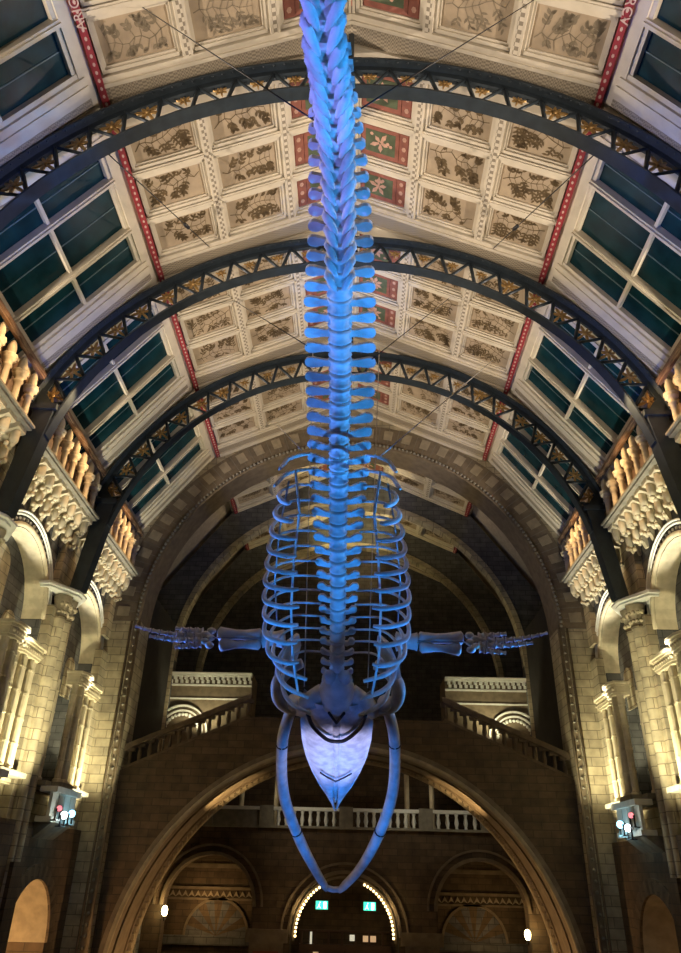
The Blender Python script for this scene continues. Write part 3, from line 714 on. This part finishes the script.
# light bulbs round the central arch
def bulbs():
    t = thing('bulb_garland', 'row of warm glowing bulbs round the central entrance arch', 'lights', (0, 29.95, -1.9))
    MB().arc(0, -1.9, 1.78, 1.86, 29.98, 30.1, -PI / 2 - .1, PI / 2 + .1, 30).build('rail', M['vous'], t)
    for s in (-1, 1):
        for k in range(17):
            a = s * (.42 + k * .073); MB().ball((1.74 * sin(a), 29.93, -1.9 + 1.74 * cos(a)), .046, 8).build('bulb', M['bulb'], t)
    for s in (-1, 1): point('bulb_light', (s * 1.5, 29.7, -1.1), 14, (1, .7, .34))
bulbs()
def entrance_balcony():
    t = thing('entrance_balustrade', 'pale floodlit stone balustrade above the three entrance arches', 'balustrade', (0, 29.8, 1.5))
    for x0, x1 in ((-5.0, -2.9), (-2.9, 2.9), (2.9, 5.4)):
        pass
    MB().box(-5.4, 5.4, 29.65, 29.95, 2.08, 2.20).build('handrail', M['palew'], t); MB().box(-5.4, 5.4, 29.65, 29.95, 1.48, 1.56).build('base', M['grey'], t)
    for c in (-5.3, -3.0, 0, 3.0, 5.3): MB().box(c - .26, c + .26, 29.64, 29.96, 1.5, 2.24).build('pedestal', M['grey'], t)
    for c0, c1 in ((-2.7, -.3), (.3, 2.7), (3.3, 5.0), (-5.0, -3.3)):
        if c0 < -4: MB().box(c0, c1, 29.75, 29.85, 1.56, 2.08).build('panel', M['grey'], t); continue
        n = int((c1 - c0) / .29)
        for k in range(n):
            x = c0 + (k + .5) * (c1 - c0) / n
            MB().lathe((x, 29.8, 1.54), [(.08, 0), (.05, .08), (.085, .22), (.05, .42), (.08, .54)], 8).build('baluster', M['palew'], t)
entrance_balcony()
spot('balustrade_lamp', (-1.6, 28.4, 1.9), (-1.6, 29.8, 1.9), 18, (1, .9, .68), 130, .5, .1)
spot('balustrade_lamp', (2.0, 28.4, 1.9), (2.0, 29.8, 1.9), 18, (1, .9, .68), 130, .5, .1)
spot('balustrade_lamp', (4.4, 28.4, 1.9), (4.4, 29.8, 1.9), 12, (1, .9, .68), 130, .5, .1)
for x, d in ((-4.2, 'left of the skull'), (-2.8, 'just left of the skull'), (2.4, 'just right of the right jaw bone'), (3.4, 'right of the right jaw bone')):
    t = thing('gallery_column', 'slim dim column behind the entrance balustrade, ' + d, 'column', (x, 31.2, 1.5), 0, 'gallery columns')
    MB().lathe((x, 31.2, 1.5), [(.16, 0), (.16, .15), (.1, .25), (.1, 2.2)], 10).build('shaft', M['pale'], t)
    MB().lathe((x, 31.2, 3.7), [(.1, 0), (.2, .3), (.2, .45)], 8).build('capital', M['pale'], t)
bx('wall_gallery', -8.4, 8.4, 32.6, 33.0, 1.5, 4.6, M['stoneb'], kind='structure')
point('gallery_light', (-3.3, 30.6, 2.9), 6, (1, .85, .6)); point('gallery_light', (3.0, 30.6, 2.9), 5, (1, .85, .6))
# doors, exit signs, wall lamps
def doors():
    t = thing('entrance_doors', 'dark oak double doors with small lit panes under the central arch', 'doors', (0, 32.7, -5.5))
    for s in (-1, 1): MB().box(min(s * .03, s * 1.5), max(s * .03, s * 1.5), 32.72, 32.86, -5.5, -2.55).build('door_leaf', M['door'], t)
    MB().box(-1.75, 1.75, 32.66, 32.88, -2.55, -2.35).box(-1.75, -1.5, 32.66, 32.88, -5.5, -2.55).box(1.5, 1.75, 32.66, 32.88, -5.5, -2.55).build('frame', M['door'], t)
    for x, z, w_, h_, mm in ((.95, -2.14, .5, .2, 'litpane'), (.3, -2.12, .22, .2, 'litpanew'), (.75, -2.75, .12, .14, 'litpanew'), (.95, -2.75, .12, .14, 'litpanew'), (1.15, -2.75, .12, .14, 'litpanew'), (-1.3, -2.15, .08, .4, 'litpanew'), (-1.1, -2.75, .2, .3, 'litpane')):
        MB().box(x - w_ / 2, x + w_ / 2, 32.62, 32.66, z - h_ / 2, z + h_ / 2).build('pane', M[mm], t)
    b = MB()
    for k in range(7): b.box(-1.7 + k * .52, -1.62 + k * .52, 32.6, 32.7, -2.36, -1.9)
    b.box(-1.75, 1.75, 32.6, 32.7, -1.95, -1.88); b.build('transom', M['door'], t)
doors()
for x, d in ((-.86, 'left'), (.92, 'right')):
    t = thing('exit_sign', 'green glowing exit sign with a white running figure, %s of the two above the doors' % d, 'sign', (x, 31.0, -0.980), 0, 'exit signs')
    MB().box(x - .24, x + .24, 31.0, 31.08, -1.160, -0.860).build('housing', M['black'], t)
    MB().box(x - .225, x + .225, 30.985, 31.0, -1.145, -0.875).build('face', M['exitg'], t)
    b = MB(); q = x - .1                                                     # running figure, arrow and doorway
    b.prism([(q - .02, 30.975, -0.980), (q + .03, 30.975, -0.950), (q + .01, 30.975, -1.050), (q - .03, 30.975, -1.060)], (0, .008, 0)); b.ball((q + .03, 30.98, -0.920), .022, 6)
    b.prism([(q - .02, 30.975, -1.050), (q, 30.975, -1.050), (q - .07, 30.975, -1.120), (q - .09, 30.975, -1.110)], (0, .008, 0)); b.prism([(q, 30.975, -1.050), (q + .02, 30.975, -1.040), (q + .07, 30.975, -1.110), (q + .04, 30.975, -1.110)], (0, .008, 0))
    b.box(x + .06, x + .17, 30.975, 30.983, -1.120, -0.900); b.build('symbol', M['exitw'], t)
    MB().box(x - .01, x + .01, 31.03, 31.05, -0.860, 1.3).build('hanger', M['black'], t)
    point('exit_glow', (x, 30.8, -1.030), 1.2, (.1, 1, .6), .1)
for x, y, z, d, p in ((-6.42, 29.72, -1.28, 'left', 26), (6.42, 29.72, -1.72, 'right', 40)):
    t = thing('wall_lamp', 'glowing wall lamp at the outer side of the %s entrance arch' % d, 'lamp', (x, y, z), 0, 'wall lamps')
    MB().lathe((x, y, z - .14), [(.05, 0), (.09, .05), (.11, .17), (.08, .28), (.03, .32)], 10).build('globe', M['sconce'], t)
    MB().lathe((x, y, z - .3), [(.02, 0), (.02, .16), (.07, .17)], 8).box(x - .02, x + .02, y, 30.0, z - .26, z - .22).build('bracket', M['black'], t)
    point('wall_lamp_light', (x * .985, y - .22, z + .1), p, (1, .62, .25), .1)
point('porch_fill', (-5.3, 31.3, -1.2), 42, (1, .60, .24), .1); point('porch_fill', (5.3, 31.3, -1.6), 14, (1, .60, .24), .1)  # unseen amber fills added to brighten the side entrance recesses
point('left_aisle_light', (-8.9, 21.0, -2.6), 230, AMBER, .15)
point('right_aisle_light', (8.9, 21.0, -2.8), 22, AMBER, .15)

# ------------------------------------------------------------------ whale skeleton
CTRL = [(-.10, 2.30, 6.15), (-.11, 3.12, 6.71), (-.13, 3.86, 7.02), (-.09, 4.58, 7.38), (-.06, 5.72, 7.80), (-.04, 7.05, 7.88), (-.06, 8.28, 7.73), (-.06, 9.61, 7.20),
        (-.08, 10.77, 6.54), (-.10, 12.10, 5.60), (-.10, 13.31, 4.67), (-.12, 14.58, 3.83), (-.12, 15.28, 3.38)]
def spline(C, n=24):
    C = [Vector(c) for c in C]; out = []
    for i in range(len(C) - 1):
        p0, p1, p2, p3 = C[max(i - 1, 0)], C[i], C[i + 1], C[min(i + 2, len(C) - 1)]
        for k in range(n):
            t = k / n
            out.append(.5 * ((2 * p1) + (p2 - p0) * t + (2 * p0 - 5 * p1 + 4 * p2 - p3) * t * t + (3 * p1 - p0 - 3 * p2 + p3) * t ** 3))
    out.append(C[-1]); return out
SP = spline(CTRL); SA = [0]
for i in range(1, len(SP)): SA.append(SA[-1] + (SP[i] - SP[i - 1]).length)
def on_spine(a):
    import bisect
    i = min(max(bisect.bisect(SA, a) - 1, 0), len(SP) - 2); t = (a - SA[i]) / (SA[i + 1] - SA[i])
    p = SP[i].lerp(SP[i + 1], t); T = (SP[min(i + 3, len(SP) - 1)] - SP[max(i - 2, 0)]).normalized()
    L = Vector((1, 0, 0)); L = (L - T * L.dot(T)).normalized(); V = T.cross(L)
    if V.z > 0: V = -V
    return p, T, L, V
def interp(x, tab):
    if x <= tab[0][0]: return tab[0][1]
    for (a, u), (c, v) in zip(tab, tab[1:]):
        if x <= c: return u + (v - u) * (x - a) / (c - a)
    return tab[-1][1]
def arc_at_y(y):
    for i in range(len(SP) - 1):
        if SP[i].y <= y <= SP[i + 1].y: return SA[i] + (SA[i + 1] - SA[i]) * (y - SP[i].y) / (SP[i + 1].y - SP[i].y)
    return 0
whale = thing('whale_skeleton', 'huge blue-lit whale skeleton diving head first, hung under the ceiling', 'skeleton', (0, 10.0, 6.0))
RADT = [(2, .15), (3.5, .18), (5, .20), (8, .195), (11, .18), (13, .16), (15.3, .15)]
LATT = [(2, .10), (4.5, .22), (5.2, .31), (6.0, .38), (7.0, .45), (8.3, .56), (9.6, .59), (11, .56), (12, .48), (13.5, .38), (15.3, .32)]
def frustum_leaf(b, p, T, L, V, pts, th, n=None):
    # flat bone plate: outline pts (l, t, v) -> thickness th along its normal
    P = [p + L * l + T * t + V * v for l, t, v in pts]
    nrm = (P[1] - P[0]).cross(P[2] - P[0]).normalized() * th
    b.prism([q - nrm * .5 for q in P], nrm)
a = .3; SPC = .268; nv = 0
while a < SA[-1] - .12:
    p, T, L, V = on_spine(a); y = p.y; r = interp(y, RADT); lt = interp(y, LATT); ln = SPC * .86
    b = MB()
    b.lathe(p - T * ln / 2, [(r * .92, 0), (r * 1.04, .02), (r * .95, .05), (r * .80, ln * .5), (r * .95, ln - .05), (r * 1.04, ln - .02), (r * .92, ln)], 14, 0, T)
    for s in (-1, 1):
        if lt > .2:                                    # transverse process: paddle with a rounded end
            nw, ew = (.065, .095) if y < 10.6 else (.06, .085)
            if y < 6.5: ew = .085
            up = -.03; sw = -.05 if y > 10 else .0
            out = [(s * r * .7, -nw), (s * (r + .05), -nw * .85)]
            if lt - r > .2: out += [(s * (lt - ew * 1.3), -ew * .95 + sw)]
            out += [(s * (lt - ew * (1 - cos(t))), ew * sin(t) + sw) for t in [(-.35 + .7 * q / 5) * PI for q in range(6)]]
            if lt - r > .2: out += [(s * (lt - ew * 1.3), ew * .95 + sw)]
            out += [(s * (r + .05), nw * .85), (s * r * .7, nw)]
            frustum_leaf(b, p, T, L, V, [(l, t, up - abs(l) * .08) for l, t in out], .06)
    # neural arch and spine, on the dorsal side
    hs = .62 if y > 5 else .35
    frustum_leaf(b, p, T, L, V, [(0, -.10, -r * .6), (0, -.16, -r - hs), (0, .02, -r - hs - .05), (0, .09, -r * .6)], .06)
    v = b.build('vertebra', M['bone'], whale); nv += 1
    if y < 8.0:                                        # chevron bones: paired leaves meeting below the tail
        b = MB(); k = min(1.0, (8.4 - y) / 2.0)
        for s in (-1, 1):
            ctr = p + L * (s * r * .64) + V * R.uniform(-.02, .02) + T * .03 + V * (r * .95)
            lx = (L * (-s * (.52 + R.uniform(-.10, .10))) + T * (.74 + R.uniform(-.08, .08)) + V * (.42 * k + .1)).normalized(); nz = (V * .8 + L * (s * .75) - T * .45); nz = (nz - lx * nz.dot(lx)).normalized(); ly = nz.cross(lx)
            hl, hw_ = (.140 + .025 * k) * R.uniform(.92, 1.06), (.048 + .016 * k) * R.uniform(.85, 1.12)
            ring = [(-1.0, .35), (-.8, .8), (-.4, 1.0), (.1, .9), (.6, .6), (1.0, .12), (1.0, -.12), (.6, -.6), (.1, -.9), (-.4, -1.0), (-.8, -.8), (-1.0, -.35)]
            P = [ctr + lx * (hl * u) + ly * (hw_ * v_) for u, v_ in ring]; nP = len(P)
            q_ = [ctr + lx * (hl * u * .6) + ly * (hw_ * v_ * .5) + nz * .035 for u, v_ in ring]; z_ = [c_ - nz * .03 for c_ in P]
            vs = z_ + P + q_ + [ctr + nz * .045]
            fs = [tuple(range(nP))[::-1]] + [(i + o, (i + 1) % nP + o, (i + 1) % nP + nP + o, i + nP + o) for o in (0, nP) for i in range(nP)] + [(2 * nP + i, 2 * nP + (i + 1) % nP, 3 * nP) for i in range(nP)]
            b.add(vs, fs, 0, True)
            b.tube([p + L * (s * r * .9) - T * .05 + V * .02, ctr - lx * hl * .7], .05, 6)
        b.build('chevron_bone', M['bone'], whale)
    a += SPC
# ribs
RW = [(10.8, .86), (11.3, 1.0), (12, 1.18), (12.8, 1.30), (13.4, 1.32), (14.0, 1.20), (14.5, 1.02)]
RD = [(10.8, .85), (11.6, 1.15), (12.5, 1.4), (13.5, 1.55), (14.3, 1.7), (14.9, 1.75)]
RT = [(10.8, .95), (11.2, .85), (11.8, .60), (12.8, .48), (13.6, .52), (14.3, .50), (14.9, .42)]
for i in range(15):
    y = 10.85 + i * .255
    p, T, L, V = on_spine(arc_at_y(y)); W_ = interp(y, RW); D = interp(y, RD); tf = interp(y, RT); lt = interp(y, LATT)
    sw = -.16 if i < 11 else -.16 + .05 * (i - 10)
    for s in (-1, 1):
        C = [(lt * .85, -.02), (W_ * .70, -.02), (W_ * .95, D * .24), (W_, D * .58), (W_ * .93, D * .84), (W_ * (.5 * tf + .42), D * .97), (W_ * tf, D * .95)] if i > 1 else [(lt * .85, -.02), (W_ * .75, .05), (W_ * .98, D * .35), (W_ * 1.05, D * .7), (W_ * 1.1, D)]
        if i > 11: C = [(lt * .85, -.02), (W_ * .75, .02), (W_ * .98, D * .3), (W_ * .95, D * .6), (W_ * .76, D * .80), (W_ * .42, D * .93)]
        pts = spline([p + L * (s * l) + V * v + T * (sw * v) for l, v in C], 5)
        n = len(pts); rad = [.026 + .022 * min(1, q / (n * .5)) - (.02 * max(0, q - n * .8) / (n * .2)) for q in range(n)]
        MB().tube(pts, rad, 7, 0, .75).build('rib', M['bone'], whale)
# armature rods tying the ribs together
for s in (-1, 1):
    pts = []
    for y in (10.9, 11.5, 12.2, 12.9, 13.6, 14.2):
        p, T, L, V = on_spine(arc_at_y(y)); D = interp(y, RD); pts.append(p + L * (s * interp(y, RW) * (.80 if y < 11.3 else .60)) + V * (D * .9) - T * .15)
    MB().tube(pts, .022, 6).build('support_rod', M['bone'], whale)
    pts = []
    for y in (11.2, 12.0, 12.8, 13.6):
        p, T, L, V = on_spine(arc_at_y(y)); D = interp(y, RD); pts.append(p + L * (s * interp(y, RW) * .9) + V * (D * .25))
    MB().tube(pts, .018, 6).build('support_rod', M['steel'], whale)
# shoulder blades
for s in (-1, 1):
    b = MB(); c = Vector((s * 1.12 - .1, 14.45, 3.55))
    P = [c + Vector((s * x, y, z)) for x, y, z in ((.10, .05, -.10), (.02, .42, -.02), (-.22, .62, .30), (-.34, .30, .62), (-.32, -.15, .72), (-.16, -.40, .50), (.05, -.22, .08))]
    b.prism(P, (s * .06, .02, .03)); b.build('shoulder_blade', M['bone'], whale)
# flippers
for s in (-1, 1):
    fl = bpy.data.objects.new('flipper', None); COL.objects.link(fl); fl.parent = whale
    base = Vector(whale.location)
    zz = lambda x: 4.07 + (.17 * max(0, (x - 3.0) / 1.15) ** 2)
    def bone(x0, x1, dz0, dz1, r0, rm, r1, dy=0, nm='arm_bone'):
        r0, rm, r1 = r0 * 1.2, rm * 1.25, r1 * 1.2
        A = Vector((s * x0 - .06, 14.05 + dy, zz(x0) + dz0)); B = Vector((s * x1 - .06, 14.05 + dy, zz(x1) + dz1)); l = (B - A).length
        MB().lathe(A, [(r0 * .6, 0), (r0, l * .06), (r0 * .9, l * .14), (rm, l * .4), (rm, l * .6), (r1 * .9, l * .86), (r1, l * .95), (r1 * .6, l)], 9, 0, B - A).build(nm, M['bone'], fl)
    bone(1.10, 1.56, .02, .02, .17, .12, .16)
    bone(1.56, 2.46, .07, .11, .13, .085, .12); bone(1.58, 2.40, -.10, -.13, .10, .06, .11, -.03)
    b = MB()
    for k in range(5): b.ball(Vector((s * (2.58 + .1 * (k % 2)) - .06, 14.0 - .02 * k, zz(2.6) + .15 - k * .078)), .095, 7, 0, .7)
    b.build('wrist_bones', M['bone'], fl)
    for d, (x1, dz0, dz1, n) in enumerate(((3.35, .15, .20, 4), (4.17, .06, .07, 8), (3.85, -.03, -.06, 7), (3.3, -.12, -.20, 4))):
        x = 2.76; step = (x1 - x) / n
        for k in range(n):
            f0, f1 = k / n, (k + .86) / n; rr_ = .07 * (1 - .6 * f0)
            bone(x + (x1 - x) * f0, x + (x1 - x) * f1, dz0 + (dz1 - dz0) * f0, dz0 + (dz1 - dz0) * f1, rr_, rr_ * .6, rr_ * .95, -.01 * d, 'finger_bone')
    MB().tube([(s * 1.5 - .06, 13.93, zz(2) - .0), (s * 2.7 - .06, 13.9, zz(2.7) - .02)], .014, 5).build('support_rod', M['steel'], fl)
    fl.location = (0, 0, 0)
    for ch in fl.children:
        for vtx in ch.data.vertices: vtx.co = vtx.co - base
# skull
HB = Vector((-.12, 15.35, 3.22)); HT = Vector((-.20, 20.0, 1.48)); HD = (HT - HB).normalized(); HL = Vector((1, 0, 0)); HL = (HL - HD * HL.dot(HD)).normalized(); HV = HD.cross(HL)
if HV.z > 0: HV = -HV
HLEN = (HT - HB).length
sk = MB()
prof = [(0, .70), (.08, .76), (.2, .80), (.35, .79), (.5, .72), (.65, .58), (.8, .39), (.9, .22), (.97, .08), (1.0, .03)]
for s in (-1, 1):                                   # two upper-jaw plates with a deep groove between
    nx = 6; V_ = []
    for f, hw in prof:
        for k in range(nx + 1):
            g = k / nx; l = .05 + (hw - .05) * g if hw > .06 else hw * (.3 + .7 * g)
            vv = .10 * (1 - g) ** 2 + .16 * math.sin(g * PI) * (1 - f * .6) - .06 * g
            V_.append(HB + HD * (f * HLEN) + HL * (s * l) + HV * vv)
    m_ = len(V_); V_ += [v - HV * .16 for v in V_]
    w_ = nx + 1; fs = []
    for i in range(len(prof) - 1):
        for k in range(nx):
            q = [i * w_ + k, i * w_ + k + 1, (i + 1) * w_ + k + 1, (i + 1) * w_ + k]; fs += [tuple(q), tuple(m_ + j for j in q[::-1])]
        for e in (0, nx): fs.append((i * w_ + e, (i + 1) * w_ + e, m_ + (i + 1) * w_ + e, m_ + i * w_ + e))
    sk = MB(); sk.add(V_, fs, 0, True); sk.build('upper_jaw', M['bonep'], whale)
b = MB()                                            # vomer ridge along the palate
b.tube([HB + HD * (HLEN * f) + HV * (.10 - .1 * f) for f in (.0, .2, .4, .6, .8, .93)], [.14, .10, .085, .07, .05, .02], 8); b.build('palate_ridge', M['bonep'], whale)
b = MB()                                            # brain case and occipital condyles
cc = Vector((-.12, 15.15, 3.42))
b.lathe(cc - HD * .45, [(.08, 0), (.20, .06), (.30, .28), (.38, .55), (.40, .85), (.34, 1.0)], 14, 0, HD)
for s in (-1, 1):
    b.ball(cc - HD * .42 + HL * (s * .16) + HV * .05, .15, 10)
    b.tube([cc + HL * (s * .3) + HD * .25, cc + HL * (s * .62) + HD * .45 + HV * .1, cc + HL * (s * .80) + HD * .75 + HV * .12], [.22, .2, .16], 8)
b.build('brain_case', M['bone'], whale)
for s, C in ((-1, [(-.85, 14.85, 3.83), (-1.08, 14.93, 3.74), (-1.33, 15.12, 3.52), (-1.37, 15.40, 3.28), (-1.22, 15.64, 3.10), (-.88, 15.80, 3.02)]), (1, [(.66, 14.90, 3.83), (.90, 14.98, 3.74), (1.13, 15.18, 3.53), (1.17, 15.45, 3.30), (1.02, 15.68, 3.12), (.66, 15.82, 3.05)])):
    pts = spline(C, 5); MB().tube(pts, [.10 + .05 * sin(PI * q / (len(pts) - 1)) for q in range(len(pts))], 9).build('cheek_bone', M['bone'], whale)
for s, C in ((-1, [(-1.02, 15.55, 3.22), (-1.14, 15.85, 3.0), (-1.34, 16.66, 2.49), (-1.36, 17.97, 1.6), (-1.05, 19.25, .75), (-.70, 20.25, .12), (-.40, 20.95, -.33)]),
             (1, [(.88, 15.57, 3.25), (1.0, 15.9, 3.02), (1.15, 16.7, 2.55), (1.15, 18.0, 1.65), (.84, 19.27, .79), (.42, 20.3, .12), (-.08, 21.0, -.36)])):
    pts = spline(C, 6); n = len(pts)
    MB().tube(pts, [interp(q / (n - 1), [(0, .16), (.05, .19), (.12, .115), (.3, .13), (.7, .125), (.95, .095), (1, .06)]) for q in range(n)], 10, 0, 1.15, (0, .55, .83)).build('lower_jaw', M['bone'], whale)
    for f in (.34, .66):
        q = int(f * (n - 1)); d = (pts[q + 1] - pts[q]).normalized()
        MB().lathe(pts[q] - d * .02, [(.15, 0), (.15, .035)], 12, 0, d).build('jaw_clamp', M['black'], whale)
MB().tube([(-.40, 20.9, -.30), (-.24, 21.0, -.34), (-.08, 20.95, -.33)], .07, 8).build('chin_pin', M['bonep'], whale)
# black armature straps under the palate
pts = [HB + HD * (HLEN * f) + HL * l + HV * .30 for f, l in ((.02, -.60), (.12, -.50), (.22, -.22), (.24, 0), (.22, .22), (.12, .50), (.02, .60))]
MB().tube(spline(pts, 4), .045, 6).build('support_strap', M['black'], whale)
pts = [HB + HD * (HLEN * f) + HL * l + HV * .20 for f, l in ((.56, -.36), (.60, -.2), (.64, 0), (.60, .2), (.56, .36))]
MB().tube(pts, .022, 6).build('support_strap', M['black'], whale)
for s in (-1, 1): MB().tube([HB + HD * (HLEN * .01) + HL * (s * .16) + HV * .3, HB + HD * (HLEN * .09) + HV * .3], .03, 6).build('support_strap', M['black'], whale)
# ------------------------------------------------------------------ hanging cables
def cable(p, q, r, m, label, buckle=None):
    p, q = Vector(p), Vector(q); t = thing('cable', label, 'cable', tuple(p), 0, 'cables hanging from the roof')
    MB().tube([p, q], r, 6).build('wire', M[m], t)
    for f in (buckle or []):
        c = p.lerp(q, f); d = (q - p).normalized(); MB().lathe(c - d * .14, [(.02, 0), (.05, .04), (.05, .24), (.02, .28)], 8, 0, d).build('turnbuckle', M['black'], t)
def roofz(x): return ZR - .4635 * abs(x) - .1
cable((-4.1, 7.75, roofz(4.1)), (-.30, 5.17, 7.56), .010, 'cable', 'dark cable from the upper left ceiling panels to the whale tail', [])
cable((3.6, 7.75, roofz(3.6)), (.18, 5.12, 7.66), .010, 'cable', 'dark cable from the upper right ceiling panels to the whale tail', [])
cable((-3.46, 16.4, roofz(3.46)), (-.60, 9.03, 7.45), .010, 'cable', 'dark cable from the middle left ceiling to the whale back', [])
cable((2.97, 16.4, roofz(2.97)), (.46, 9.15, 7.28), .010, 'cable', 'dark cable from the middle right ceiling to the whale back', [])
cable((-2.9, 23.6, roofz(2.9)), (-.75, 10.8, 6.55), .014, 'cablel', 'thin pale cable from the far left ceiling to the rear ribs', [])
cable((4.6, 18.4, roofz(4.6)), (.60, 10.9, 6.45), .014, 'cablel', 'thin pale cable from the far right ceiling to the rear ribs', [])
for s, d in ((-1, 'left'), (1, 'right')):
    cable((s * 5.05, 9.6, 13.0), (s * 3.85, 14.0, roofz(3.85) - .05), .013, 'cable', 'dark tie rod with a buckle across the %s leaf panels behind the nearest arch' % d, [.72])
for s, d in ((-1, 'left'), (1, 'right')):
    cable((s * .98 - .12, 16.6, 4.6 + 9), (s * .62 - .12, 14.2, 3.2), .012, 'cablel', 'thin pale cable running down to the skull inside the %s ribs' % d)

# lift everything so that the hall floor is at height zero
for o in list(COL.objects):
    if o.parent is None:
        o.location.z += UP - 0.0
